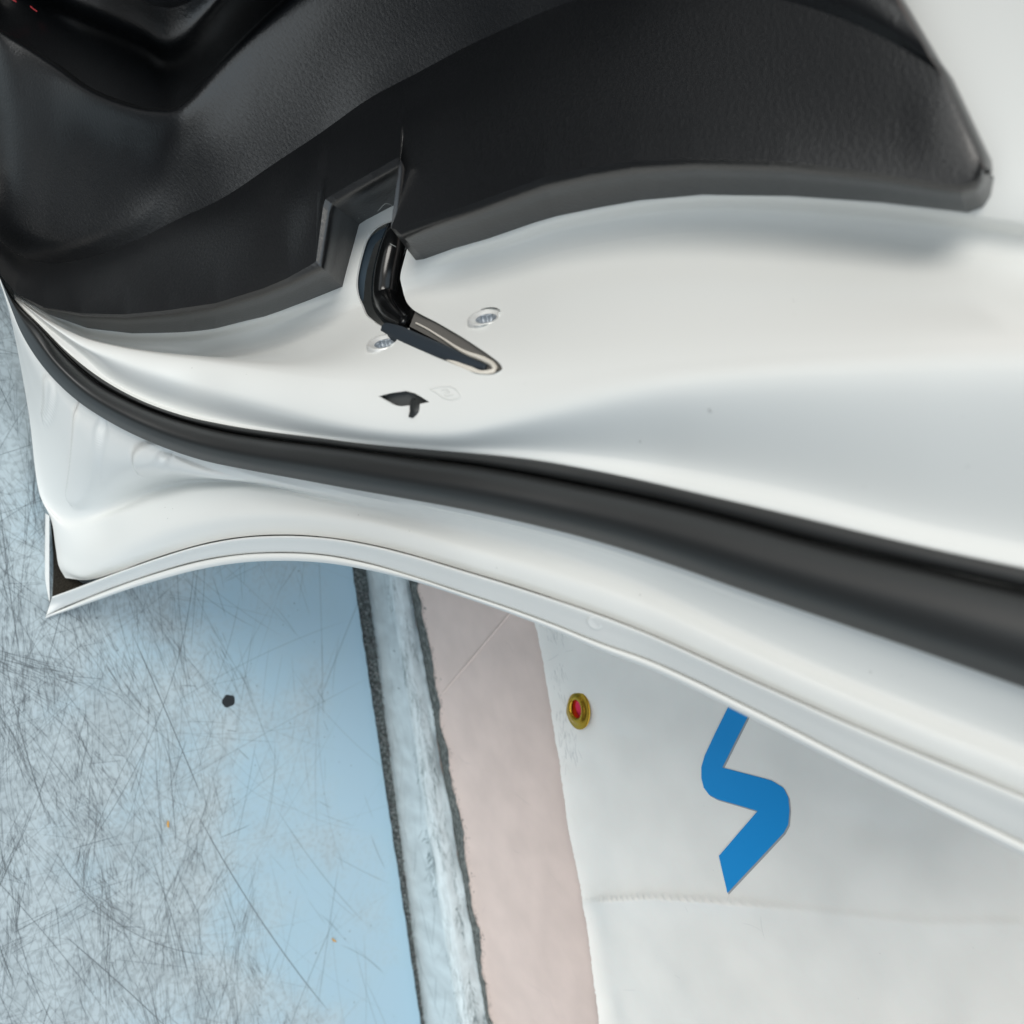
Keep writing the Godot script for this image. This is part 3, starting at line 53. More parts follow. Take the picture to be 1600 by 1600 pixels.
	"bulge_swell": [0.0000, -237.7, -1.9, 77.0, 0.0476, -209.2, 3.4, 49.7, 0.0833, -176.5, 32.7, 40.0, 0.1190, -164.1, 58.1, 29.1, 0.1548, -164.9, 86.4, 20.4, 0.1905, -169.9, 114.7, 12.7, 0.2351, -180.4, 148.3, 3.2, 0.2798, -189.4, 183.0, -4.0, 0.3244, -200.9, 216.8, -10.0, 0.3690, -211.9, 249.5, -15.0, 0.4137, -221.6, 280.5, -19.5, 0.4583, -227.7, 310.4, -23.0, 0.5030, -231.5, 339.5, -25.1, 0.5476, -232.6, 368.0, -25.5, 0.6071, -232.6, 402.9, -26.0, 0.6667, -225.4, 435.8, -24.7, 0.7857, -200.3, 493.0, -22.0, 0.9048, -162.0, 542.4, -14.5, 0.9345, -149.7, 553.4, -12.7],
	"bulge_crest": [0.0000, -283.8, -1.9, 77.0, 0.0476, -249.1, 12.5, 53.7, 0.0833, -222.9, 44.0, 45.3, 0.1250, -211.0, 76.4, 34.7, 0.1548, -210.6, 102.1, 29.1, 0.1905, -203.3, 131.5, 22.7, 0.2262, -196.1, 159.2, 16.3, 0.2560, -201.2, 181.4, 11.2, 0.3095, -219.1, 221.3, 3.7, 0.3690, -234.7, 262.9, -3.5, 0.4286, -242.6, 301.9, -9.7, 0.5179, -247.3, 358.2, -14.7, 0.6071, -247.2, 409.2, -17.0, 0.7262, -230.7, 466.9, -21.0, 0.8452, -197.8, 518.3, -19.6, 0.9077, -170.7, 542.9, -16.1],
	"pocket_rim": [0.0000, -322.1, -1.9, 77.0, 0.0476, -294.7, 23.2, 58.3, 0.0714, -279.6, 46.5, 54.0, 0.0952, -268.0, 63.9, 47.3, 0.1161, -256.0, 80.9, 42.7, 0.1548, -232.7, 116.2, 36.9, 0.1845, -220.8, 141.2, 32.3, 0.2143, -213.0, 164.9, 27.6, 0.2381, -211.1, 182.9, 23.9, 0.2500, -215.2, 191.6, 22.0, 0.2738, -226.7, 209.1, 18.6, 0.3095, -241.7, 234.1, 13.5, 0.3482, -254.3, 260.0, 8.3, 0.3810, -264.8, 281.7, 4.7, 0.4405, -275.6, 318.9, -1.4, 0.5476, -271.8, 382.4, -7.5, 0.6667, -257.6, 441.7, -15.0, 0.7857, -233.2, 491.6, -25.0, 0.8750, -196.3, 529.6, -20.0],
	"pocket_lip": [0.0000, -328.2, -1.9, 77.0, 0.0476, -307.7, 7.2, 51.3, 0.0714, -291.1, 31.3, 47.0, 0.0952, -279.1, 49.5, 40.3, 0.1190, -266.0, 70.0, 35.2, 0.1560, -242.3, 104.6, 29.7, 0.1857, -229.6, 130.3, 25.1, 0.2143, -221.3, 153.7, 20.6, 0.2357, -219.6, 170.4, 17.2, 0.2476, -223.8, 179.5, 15.4, 0.2702, -235.0, 196.6, 12.1, 0.3048, -249.6, 221.6, 7.2, 0.3429, -263.2, 247.7, 1.9, 0.3780, -274.1, 271.8, -2.0, 0.4381, -285.4, 310.4, -8.2, 0.5476, -280.9, 377.2, -14.0, 0.6667, -265.1, 438.5, -20.3, 0.7857, -239.2, 489.8, -29.0, 0.8720, -201.7, 527.0, -24.1],
	"pocket_wall": [0.0000, -337.4, -1.9, 77.0, 0.0476, -327.6, 3.4, 49.7, 0.0714, -316.1, 5.3, 35.0, 0.1042, -311.1, 27.7, 23.7, 0.1310, -298.3, 53.1, 18.6, 0.1607, -283.9, 80.2, 13.0, 0.2054, -265.3, 115.5, 3.0, 0.2292, -255.6, 133.4, -2.3, 0.2440, -256.7, 144.3, -5.7, 0.2649, -264.6, 160.2, -9.6, 0.2976, -280.9, 184.7, -15.4, 0.3333, -296.4, 210.2, -21.7, 0.3720, -306.7, 237.6, -27.4, 0.4345, -318.9, 279.4, -36.2, 0.5476, -311.6, 354.4, -42.5, 0.6667, -287.1, 426.2, -40.3, 0.8690, -209.1, 524.0, -29.3],
	"pocket_floor": [0.0000, -352.8, -1.9, 77.0, 0.0476, -347.4, 3.4, 49.7, 0.0714, -337.0, 5.3, 35.0, 0.1042, -335.7, 9.5, 14.7, 0.1310, -332.6, 14.1, -1.9, 0.1607, -322.5, 33.7, -13.0, 0.2024, -304.3, 67.6, -24.2, 0.2274, -293.0, 87.0, -30.9, 0.2411, -294.6, 97.4, -34.6, 0.2607, -304.1, 113.4, -38.9, 0.2917, -321.6, 139.5, -44.4, 0.3274, -337.6, 168.0, -50.6, 0.3690, -347.5, 200.7, -57.0, 0.4315, -359.5, 246.8, -65.8, 0.5476, -346.2, 330.3, -72.5, 0.6667, -318.9, 407.7, -70.3, 0.8661, -234.4, 511.7, -59.5],
	"arm_root": [0.0000, -379.6, -1.9, 77.0, 0.0714, -381.1, 5.3, 35.0, 0.1607, -357.4, 51.6, -3.0, 0.2321, -324.4, 111.0, -19.0, 0.3214, -351.2, 187.5, -30.8, 0.4286, -363.6, 271.3, -39.5, 0.6667, -309.0, 426.2, -40.3, 0.8631, -231.0, 521.5, -29.7],
	"arm_face": [0.0000, -361.9, 16.0, 84.0, 0.0714, -313.8, 102.9, 80.0, 0.1607, -265.8, 191.1, 75.0, 0.2321, -232.4, 253.3, 73.4, 0.3214, -255.6, 304.4, 60.4, 0.4286, -274.3, 357.7, 44.5, 0.6667, -265.1, 458.9, 13.0, 0.8631, -224.9, 528.9, -9.7],
	"arm_top": [0.0000, -404.8, 41.5, 94.0, 0.0714, -360.4, 124.6, 90.0, 0.1607, -305.3, 214.4, 88.0, 0.2321, -269.6, 275.8, 88.0, 0.3214, -285.3, 323.7, 75.4, 0.4286, -299.5, 373.2, 59.5, 0.6667, -282.6, 463.0, 19.7, 0.8631, -246.7, 528.9, -9.7],
	"trim_far": [0.0000, -544.5, 41.5, 94.0, 0.0714, -498.1, 124.6, 90.0, 0.2500, -425.9, 267.4, 73.0, 0.4286, -385.8, 365.5, 52.0, 0.6667, -353.9, 463.0, 19.7, 0.8631, -305.7, 528.9, -9.7],
	"slot": [-118.5, 256.17, -128.03, 256.62, -137.52, 258.32, -143.52, 260.07, -147.19, 263.18, -149.61, 269.29, -150.49, 277.91, -149.92, 290.32, -145.72, 294.69, -138.77, 292.22, -130.29, 290.83, -122.63, 288.69, -116.88, 287.92, -107.94, 291.98, -100.44, 303.01, -95.13, 314.95, -86.846, 334.86, -75.129, 361.51, -63.863, 385.24, -59.375, 392.52, -57.071, 392.89, -56.059, 388.44, -57.725, 378.88, -61.218, 369.15, -69.208, 346.9, -78.603, 320.96, -86.122, 300.07, -90.596, 294.03, -94.769, 283.04, -103.91, 264.85, -110.97, 257.93],
	"arrow": [-51.429, 326.45, -52.358, 334.14, -52.585, 343.1, -51.012, 348.92, -46.694, 358.13, -46.195, 353.09, -45.974, 347.91, -45.788, 341.97, -46.638, 337.57],
	"stamp_long": [-67.198, 101.02, -58.786, 95.654, -34.678, 65.292, -14.111, 35.057, -8.5379, 30.118, -4.0811, 29.653, -2.8466, 36.33, -4.8484, 44.436, -9.5879, 54.119, -16.454, 67.634, -31.774, 96.369, -47.291, 112.85, -57.866, 116.29],
	"stamp_short": [-39.354, 137.75, -24.025, 118.83, -21.017, 111.72, -22.763, 128.73, -26.382, 149.87, -32.24, 154.43, -38.811, 157.59],
	"stamp_tip": [-81.727, 74.35, -68.554, 59.055, -58.136, 38.752, -54.236, 39.664, -55.738, 51.414, -62.104, 66.317, -72.501, 82.031],
	"bumper": [-151.52, 273.44, -47.676, -135.92, 274.65, -41.329, -123.05, 273.23, -39.018, -112.44, 272.34, -38.499, -102.08, 283.36, -31.841, -92.804, 301.09, -24.484],
	"rod": [-89.069, 296.6, -16.65, -84.545, 309.32, -11.853, -75.597, 333.16, -3.6143, -68.274, 354.05, 2.036, -62.828, 369.92, 5.3101, -60.467, 378.15, 5.3267],
	"rim_cord": [-84.559, 305.61, -11.253, -75.312, 330.85, -1.8226, -67.905, 352.25, 4.2258, -60.126, 373.64, 9.5915, -57.397, 382.3, 10.648, -58.342, 385.96, 8.8148, -61.324, 383.09, 5.7792, -64.362, 376.47, 3.3334, -68.659, 364, 0.19954, -79.49, 339.61, -9.5157, -87.062, 322.55, -16.473, -90.726, 313.38, -19.887],
	"plate": [-99.197, 306.27, -27.244, -84.427, 339.81, -13.633, -71.771, 367.94, -1.1859, -59.35, 392.28, 9.0346],
	"plate_low": [-89.785, 308.67, -20.328, -76.901, 340.64, -8.3944, -66.503, 365.79, 0.56501, -56.89, 386.54, 7.0155],
	"slot_plane": [0.23975, 0.27623, -81.256],
	"housing_out": [-112.11, 252.76, -37.311, -124.81, 253.97, -37.111, -137.03, 256.32, -39.05, -144.91, 259.68, -40.496, -148.09, 265.71, -41.214, -149.49, 277.55, -41.708],
	"housing_in": [-111.59, 257.54, -37.91, -122.79, 259.29, -37.643, -134.24, 261.46, -39.272, -141.43, 264.48, -40.543, -143.85, 268.75, -41.06, -145.25, 278.71, -41.484],
	"screw0": [-87.771, 359.96, -16.656, -737.47, 6.4295, 675.35, -805.95, 211.37, 552.96],
	"screw1": [-80.633, 306.48, -5.3142, -741.76, 8.0644, 670.62, -812.24, 224.01, 538.6],
	"tab": [-49.309, 345.98, 16.587, -45.929, 347.57, 19.401, -42.97, 349.06, 20.923, -40.901, 347.73, 20.343],
	"tab_side": [-47.176, 352.26, 17.165, -45.584, 352.88, 19.382, -42.461, 352.89, 20.957, -40.212, 350.08, 20.408],
	"emblem": [-52.425, 356.62, 16.209, -52.776, 363.06, 15.969, -52.313, 368.99, 16.086, -50.031, 373.37, 16.979, -47.673, 375.56, 17.842, -46.757, 373.03, 18.196, -47.783, 366.29, 17.898, -50.054, 361.88, 17.082, -52.425, 356.62, 16.209],
	"emblem_in": [-51.325, 363.62, 16.576, -51.333, 367.21, 16.517, -50.099, 368.75, 17.02, -50.062, 365.52, 17.061, -48.865, 366.66, 17.507, -48.828, 370.96, 17.48],
	"weld_mark": [45.157, 423.2, -10.135],
	"specks": [-35, 487.96, 13.749, -35.641, 487.75, 14.282, -68.563, 234.74, 19.826, -48.767, 270.07, 20.447, -26.546, 453.29, 3.7993, -70.37, 431.13, 1.0715, -74.73, 508.27, -9.7386, -74.944, 193.86, 23.489, -50.61, 407.85, 16.173, -8.4385, 536.56, -0.63627, -28.236, 571.14, 13.753, -13.858, 570.43, 5.6124, -69.557, 484.58, -0.89412, -87.867, 559.48, -40.092, -59.777, 289.03, 17.358, -68.502, 511.62, -2.5634],
	"low_specks": [-2.6329, 121.68, -6.9363, -1.8635, 130.06, -6.6061, 3.7331, 126.86, -5.304, 1.5599, 286.52, -7.4522, 8.8898, 323.6, -5.0743, 24.062, 375.18, -5.9027, 54.172, 464.53, -15.254, 55.819, 472.98, -14.76, 55.152, 532.77, -17.379, 55.276, 543.5, -16.36, 33.041, 442.46, -13.834, 71.65, 507, -18.305],
	"lint": [-162.31, 253.94, -32.15, -157.58, 257.79, -32.223, -153.61, 258.97, -33.395, -161.72, 262.32, -32.087, -158.98, 265.16, -32.595, -155.06, 262.5, -33.729, -161.23, 251.17, -31.07, -158.99, 256.58, -31.541, -155.63, 260.06, -32.837, -155.77, 271.19, -35.031, -157.76, 280.08, -33.696, -156.06, 283.05, -34.417, -139.94, 274.6, -38.143, -137.53, 279.62, -36.888, -135.96, 282.14, -37.608],
	"corner_lip": [-183.98, 278.63, -44.836],
	"stitch": [-315.78, 22.839, 36.1, -313.57, 25.792, 34.367, -310.16, 33.861, 29.6, -306.74, 37.504, 27.433],
	"flange_out": [0, 5.3864, 6, 25.086, 0.58614, 4, 50.475, -3.3757, 2, 70.138, -6.3472, 0.5],
	"flange_in": [2.4798, 10.389, 6, 24.948, 6.4622, 4, 43.923, 2.5358, 2, 57.942, 0.434, 0.5],
	"cavity": [5.0269, 2.2548, 1, 29.363, 2.681, -0.5, 44.045, 2.681, -0.5, 59.481, 2.9551, 0.5],
	"cavity_in": [15.192, 4.354, -7, 29.621, 3.8795, -9, 41.575, 4.8625, -12, 49.402, 10.649, -20],
}
const WALL := {
	"skirt_front": [5.0, 16.3, 90.2, 18.5, 219.1, 22.2, 290.1, 24.0, 394.2, 25.4],
	"skirt_top": [9.5, 33.1, 59.9, 38.5, 126.4, 40.2, 198.4, 43.4, 261.1, 48.1, 354.3, 53.1],
	"grime_top": [12.8, 47.2, 87.5, 49.2, 153.6, 52.8, 245.2, 55.1, 379.4, 56.2],
	"banner_edge": [31.3, 186.4, 54.8, 189.1, 76.5, 189.6, 109.0, 191.3, 139.5, 192.8, 177.6, 194.2, 216.4, 196.3, 316.8, 197.3],
	"logo": [45.9, 355.6, 64.8, 343.4, 82.3, 331.8, 98.0, 322.1, 105.4, 318.7, 112.3, 317.7, 118.0, 318.8, 121.6, 322.2, 123.1, 328.1, 124.0, 356.1, 159.3, 324.1, 181.7, 327.3, 132.7, 372.6, 127.0, 376.2, 118.5, 378.0, 111.1, 378.1, 106.2, 375.4, 103.8, 367.7, 102.7, 334.2, 68.0, 356.7, 45.4, 371.1],
	"grommet": [85.9, 215.5],
	"seam": [98.4, 54.4, 27.0, 150.5],
	"crease": [226.3, 198.1, 214.6, 228.5, 201.9, 265.9, 188.6, 317.7, 176.9, 373.2, 163.8, 429.2, 157.9, 455.9, 143.5, 501.3],
	"dents": [254.2, 203.4, 300.0, 208.1, 125.2, 200.9, 116.2, 423.2, 98.9, 247.7],
}
const MM := 0.001

var rng := RandomNumberGenerator.new()
var wall_axes := Transform3D(Basis(Vector3(0.98534, 0, -0.1706), Vector3.UP, Vector3(0.1706, 0, 0.98534)), Vector3(0.04583, 0, -0.46193))

# ------------------------------------------------------------------ curves and surfaces

func hermite(xs: PackedFloat32Array, ys: PackedVector3Array, x: float) -> Vector3:
	var n := xs.size()
	var i := 0
	while i < n - 2 and x >= xs[i + 1]:
		i += 1
	var h := xs[i + 1] - xs[i]
	var u := clampf((x - xs[i]) / h, 0.0, 1.0)
	var s := (ys[i + 1] - ys[i]) / h
	var m0 := s
	var m1 := s
	if i > 0:
		var hp := xs[i] - xs[i - 1]
		m0 = ((ys[i] - ys[i - 1]) / hp * h + s * hp) / (h + hp)
	if i < n - 2:
		var hn := xs[i + 2] - xs[i + 1]
		m1 = ((ys[i + 2] - ys[i + 1]) / hn * h + s * hn) / (h + hn)
	var u2 := u * u
	var u3 := u2 * u
	return (2 * u3 - 3 * u2 + 1) * ys[i] + (u3 - 2 * u2 + u) * h * m0 + (-2 * u3 + 3 * u2) * ys[i + 1] + (u3 - u2) * h * m1

func straight(xs: PackedFloat32Array, ys: PackedVector3Array, x: float) -> Vector3:
	var i := 0
	while i < xs.size() - 2 and x >= xs[i + 1]:
		i += 1
	return ys[i].lerp(ys[i + 1], clampf((x - xs[i]) / maxf(xs[i + 1] - xs[i], 1e-6), 0.0, 1.0))

func along(called: String, ts: PackedFloat32Array, curved := true) -> PackedVector3Array:
	var d: Array = DOOR[called]
	var xs := PackedFloat32Array()
	var ys := PackedVector3Array()
	for k in range(0, d.size(), 4):
		xs.append(d[k])
		ys.append(Vector3(d[k + 1], d[k + 2], d[k + 3]))
	var out := PackedVector3Array()
	for t in ts:
		out.append(hermite(xs, ys, t) if curved else straight(xs, ys, t))
	return out

func pts(called: String) -> PackedVector3Array:
	var d: Array = DOOR[called]
	var out := PackedVector3Array()
	for k in range(0, d.size(), 3):
		out.append(Vector3(d[k], d[k + 1], d[k + 2]))
	return out

func pts2(d: Array) -> PackedVector2Array:
	var out := PackedVector2Array()
	for k in range(0, d.size(), 2):
		out.append(Vector2(d[k], d[k + 1]))
	return out

# rows of points through the rails: rows[i][j], i across, j along
func loft(rails: Array, sub: int) -> Array:
	var n: int = rails[0].size()
	var rows := []
	for i in (rails.size() - 1) * sub + 1:
		var r := PackedVector3Array()
		r.resize(n)
		rows.append(r)
	for j in n:
		var ys := PackedVector3Array()
		var xs := PackedFloat32Array()
		var x := 0.0
		for k in rails.size():
			ys.append(rails[k][j])
			if k > 0:
				x += sqrt(ys[k].distance_to(ys[k - 1])) + 1e-3
			xs.append(x)
		for i in rows.size():
			var k: int = mini(i / sub, rails.size() - 2)
			var f := float(i - k * sub) / sub
			rows[i][j] = hermite(xs, ys, lerpf(xs[k], xs[k + 1], f))
	return rows

func smooth_path(p: PackedVector3Array, n: int) -> PackedVector3Array:
	var xs := PackedFloat32Array()
	var x := 0.0
	for k in p.size():
		if k > 0:
			x += p[k].distance_to(p[k - 1]) + 1e-3
		xs.append(x)
	var out := PackedVector3Array()
	for i in n:
		out.append(hermite(xs, p, x * i / (n - 1.0)))
	return out

func round_poly(p: PackedVector2Array, times := 2) -> PackedVector2Array:
	for _t in times:
		var q := PackedVector2Array()
		for i in p.size():
			var a := p[i]
			var b := p[(i + 1) % p.size()]
			q.append(a.lerp(b, 0.25))
			q.append(a.lerp(b, 0.75))
		p = q
	return p

func face_normals(rows: Array, hint: Vector3) -> Array:
	var nr := rows.size()
	var nc: int = rows[0].size()
	var out := []
	var sum := Vector3.ZERO
	for i in nr:
		var r := PackedVector3Array()
		r.resize(nc)
		for j in nc:
			var du: Vector3 = rows[i][mini(j + 1, nc - 1)] - rows[i][maxi(j - 1, 0)]
			var dv: Vector3 = rows[mini(i + 1, nr - 1)][j] - rows[maxi(i - 1, 0)][j]
			var n := du.cross(dv)
			sum += n
			r[j] = n.normalized()
		out.append(r)
	if sum.dot(hint) < 0:
		for i in nr:
			for j in nc:
				out[i][j] = -out[i][j]
	return out

class Shape:
	var v := PackedVector3Array()
	var n := PackedVector3Array()
	var uv := PackedVector2Array()
	var ix := PackedInt32Array()
	func tri(a: int, b: int, c: int) -> void:
		if (v[b] - v[a]).cross(v[c] - v[a]).dot(n[a] + n[b] + n[c]) > 0.0:
			ix.append_array([a, c, b])
		else:
			ix.append_array([a, b, c])
	func put(p: Vector3, q: Vector3, w := Vector2.ZERO) -> int:
		v.append(p)
		n.append(q)
		uv.append(w)
		return v.size() - 1
	func mesh() -> ArrayMesh:
		var a := []
		a.resize(Mesh.ARRAY_MAX)
		var s := PackedVector3Array()
		s.resize(v.size())
		for i in v.size():
			s[i] = v[i] * 0.001
		a[Mesh.ARRAY_VERTEX] = s
		a[Mesh.ARRAY_NORMAL] = n
		a[Mesh.ARRAY_TEX_UV] = uv
		a[Mesh.ARRAY_INDEX] = ix
		var m := ArrayMesh.new()
		m.add_surface_from_arrays(Mesh.PRIMITIVE_TRIANGLES, a)
		return m

# a sheet over rows; holes are closed outlines in x and y that are cut out of it exactly
func sheet(rows: Array, hint := Vector3(0, 0, 1), holes: Array = [], s: Shape = null) -> Shape:
	if s == null:
		s = Shape.new()
	var nr := rows.size()
	var nc: int = rows[0].size()
	var nn := face_normals(rows, hint)
	var base := s.v.size()
	for i in nr:
		for j in nc:
			s.put(rows[i][j], nn[i][j], Vector2(rows[i][j].x, rows[i][j].y) * 0.01)
	var boxes := []
	for h in holes:
		var b := Rect2(h[0], Vector2.ZERO)
		for p in h:
			b = b.expand(p)
		boxes.append(b.grow(0.5))
	for i in nr - 1:
		for j in nc - 1:
			var a := base + i * nc + j
			var q := [a, a + 1, a + nc + 1, a + nc]
			var hit := -1
			if not holes.is_empty():
				var cb := Rect2(Vector2(s.v[a].x, s.v[a].y), Vector2.ZERO)
				for k in q:
					cb = cb.expand(Vector2(s.v[k].x, s.v[k].y))
				for k in holes.size():
					if boxes[k].intersects(cb):
						hit = k
			if hit < 0:
				s.tri(q[0], q[1], q[2])
				s.tri(q[0], q[2], q[3])
				continue
			for half in [[q[0], q[1], q[2]], [q[0], q[2], q[3]]]:
				cut_triangle(s, half, holes[hit])
	return s

func cut_triangle(s: Shape, t: Array, hole: PackedVector2Array) -> void:
	var p := PackedVector2Array()
	for k in t:
		p.append(Vector2(s.v[k].x, s.v[k].y))
	if absf((p[1] - p[0]).cross(p[2] - p[0])) < 1e-5:
		return
	for piece in Geometry2D.clip_polygons(p, hole):
		var ids := []
		for w in piece:
			var b := Geometry2D.get_closest_point_to_segment(w, w, w)
			var den := (p[1] - p[0]).cross(p[2] - p[0])
			var u: float = (w - p[0]).cross(p[2] - p[0]) / den
			var x: float = (p[1] - p[0]).cross(w - p[0]) / den
			var c := 1.0 - u - x
			ids.append(s.put(s.v[t[0]] * c + s.v[t[1]] * u + s.v[t[2]] * x, (s.n[t[0]] * c + s.n[t[1]] * u + s.n[t[2]] * x).normalized(), b * 0.01))
		var f := Geometry2D.triangulate_polygon(piece)
		for k in range(0, f.size(), 3):
			s.tri(ids[f[k]], ids[f[k + 1]], ids[f[k + 2]])

func height_at(rows: Array, p: Vector2) -> float:
	var best := 1e9
	var z := 0.0
	for i in rows.size() - 1:
		for j in rows[i].size() - 1:
			var d := Vector2(rows[i][j].x, rows[i][j].y).distance_squared_to(p)
			if d < best:
				best = d
				z = rows[i][j].z
	return z

# the cut edge of a hole: a wall that goes down from the sheet
func hole_wall(rows: Array, hole: PackedVector2Array, depth: float, s: Shape = null, lip := 0.05) -> Shape:
	if s == null:
		s = Shape.new()
	var zs := PackedFloat32Array()
	for p in hole:
		zs.append(height_at(rows, p))
	for _k in 3:
		var z2 := zs.duplicate()
		for i in zs.size():
			z2[i] = (zs[i - 1] + 2.0 * zs[i] + zs[(i + 1) % zs.size()]) / 4.0
		zs = z2
	for i in hole.size():
		var j := (i + 1) % hole.size()
		var e := hole[j] - hole[i]
		var q := Vector3(e.y, -e.x, 0).normalized()
		var a := s.put(Vector3(hole[i].x, hole[i].y, zs[i] + lip), q)
		var b := s.put(Vector3(hole[j].x, hole[j].y, zs[j] + lip), q)
		var c := s.put(Vector3(hole[j].x, hole[j].y, zs[j] - depth), q)
		var d := s.put(Vector3(hole[i].x, hole[i].y, zs[i] - depth), q)
		s.tri(a, b, c)
		s.tri(a, c, d)
	return s

# a tube along a path; radii across and along z may differ, and taper
func tube(path: PackedVector3Array, radius: PackedFloat32Array, flat := 1.0, sides := 14, s: Shape = null) -> Shape:
	if s == null:
		s = Shape.new()
	var rings := []
	var n := path.size()
	for i in n:
		var t := (path[mini(i + 1, n - 1)] - path[maxi(i - 1, 0)]).normalized()
		var side := t.cross(Vector3(0, 0, 1)).normalized()
		var up := side.cross(t).normalized()
		var f := float(i) / (n - 1) * (radius.size() - 1)
		var k := mini(int(f), radius.size() - 2)
		var r := lerpf(radius[k], radius[k + 1], f - k)
		var ring := PackedVector3Array()
		for m in sides + 1:
			var a := TAU * m / sides
			ring.append(path[i] + side * cos(a) * r + up * sin(a) * r * flat)
		rings.append(ring)
	var base := s.v.size()
	for i in n:
		for m in sides + 1:
			s.put(rings[i][m], (rings[i][m] - path[i]).normalized(), Vector2(float(m) / sides, i * 0.1))
	for i in n - 1:
		for m in sides:
			var a := base + i * (sides + 1) + m
			s.tri(a, a + 1, a + sides + 2)
			s.tri(a, a + sides + 2, a + sides + 1)
	for i in [0, n - 1]:
		var t := (path[1] - path[0]).normalized() * (-1.0 if i == 0 else 1.0)
		if i > 0:
			t = (path[n - 1] - path[n - 2]).normalized()
		var mid := s.put(path[i] + t * 0.25 * path[i].distance_to(rings[i][0]), t)
		for m in sides:
			s.tri(mid, base + i * (sides + 1) + m, base + i * (sides + 1) + m + 1)
	return s

# turned shape: profile of (radius, height) about z, with an optional lobe (star) on the radius
func lathe(profile: PackedVector2Array, sides := 48, s: Shape = null) -> Shape:
	if s == null:
		s = Shape.new()
	var rows := []
	for m in sides + 1:
		var a := TAU * m / sides
		var r := PackedVector3Array()
		for p in profile:
			r.append(Vector3(cos(a) * p.x, sin(a) * p.x, p.y))
		rows.append(r)
	return sheet(rows, Vector3(0, 0, 1), [], s)

func box(s: Shape, at: Vector3, size: Vector3) -> void:
	for ax in 3:
		for sg in [-1.0, 1.0]:
			var q := Vector3.ZERO
			q[ax] = sg
			var u := Vector3.ZERO
			u[(ax + 1) % 3] = size[(ax + 1) % 3] / 2
			var w := Vector3.ZERO
			w[(ax + 2) % 3] = size[(ax + 2) % 3] / 2
			var c := at + q * size[ax] / 2
			var i0 := s.put(c - u - w, q)
			s.put(c + u - w, q)
			s.put(c + u + w, q)
			s.put(c - u + w, q)
			s.tri(i0, i0 + 1, i0 + 2)
			s.tri(i0, i0 + 2, i0 + 3)

# ------------------------------------------------------------------ naming

func part(called: String, s: Shape, m: Material, parent: Node, label := "") -> MeshInstance3D:
	var o := MeshInstance3D.new()
	o.name = called
	o.mesh = s.mesh()
	o.material_override = m
	parent.add_child(o, true)
	if label:
		o.set_meta("label", label)
	return o

func thing(called: String, label: String, category: String, place: Transform3D, group := "") -> Node3D:
	var o := Node3D.new()
	o.name = called
	add_child(o, true)
	o.transform = place
	o.set_meta("label", label)
	o.set_meta("category", category)
	if group:
		o.set_meta("group", group)
	return o

func setting(o: Node3D, label: String) -> void:
	o.set_meta("kind", "structure")
	o.set_meta("label", label)

# ------------------------------------------------------------------ materials

func plain(c: Color, rough: float, spec := 0.5, metal := 0.0) -> StandardMaterial3D:
	var m := StandardMaterial3D.new()
	m.albedo_color = c
	m.roughness = rough
	m.metallic_specular = spec
	m.metallic = metal
	m.cull_mode = BaseMaterial3D.CULL_DISABLED
	return m

func noise(kind: int, freq: float, sd: int, oct := 3) -> FastNoiseLite:
	var n := FastNoiseLite.new()
	n.noise_type = kind
	n.frequency = freq
	n.seed = sd
	n.fractal_octaves = oct
	return n

func grain(m: StandardMaterial3D, n: FastNoiseLite, strength: float, per_metre: float, amount: float) -> void:
	var i := n.get_seamless_image(512, 512)
	i.convert(Image.FORMAT_RGBA8)
	i.bump_map_to_normal_map(strength)
	m.normal_enabled = true
	m.normal_texture = ImageTexture.create_from_image(i)
	m.normal_scale = amount
	m.uv1_triplanar = true
	m.uv1_scale = Vector3.ONE * per_metre

# marks kept as a layer of darkness between 0 and 1
class Marks:
	var w: int
	var h: int
	var d := PackedFloat32Array()
	func _init(a: int, b: int) -> void:
		w = a
		h = b
		d.resize(a * b)
	func dot(x: float, y: float, r: float, k: float) -> void:
		for j in range(maxi(int(y - r), 0), mini(int(y + r) + 1, h - 1) + 1):
			for i in range(maxi(int(x - r), 0), mini(int(x + r) + 1, w - 1) + 1):
				var q := clampf(r + 0.5 - Vector2(i - x, j - y).length(), 0.0, 1.0)
				d[j * w + i] = maxf(d[j * w + i], q * k)
	func stroke(x: float, y: float, angle: float, length: float, bend: float, k: float, thick := 0.7) -> void:
		var n := int(length)
		for s in n:
			var f := float(s) / n
			var fade := minf(1.0, minf(f, 1.0 - f) * 5.0)
			var xi := int(x)
			var yi := int(y)
			if xi >= 0 and yi >= 0 and xi < w - 1 and yi < h - 1:
				var fx := x - xi
				var fy := y - yi
				var at := yi * w + xi
				var a := k * fade
				d[at] = minf(1.0, d[at] + a * (1 - fx) * (1 - fy))
				d[at + 1] = minf(1.0, d[at + 1] + a * fx * (1 - fy))
				d[at + w] = minf(1.0, d[at + w] + a * (1 - fx) * fy)
				d[at + w + 1] = minf(1.0, d[at + w + 1] + a * fx * fy)
				if thick > 1.0:
					d[at + 1] = minf(1.0, d[at + 1] + a * 0.7)
					d[at + w] = minf(1.0, d[at + w] + a * 0.7)
			x += cos(angle)
			y += sin(angle)
			angle += bend

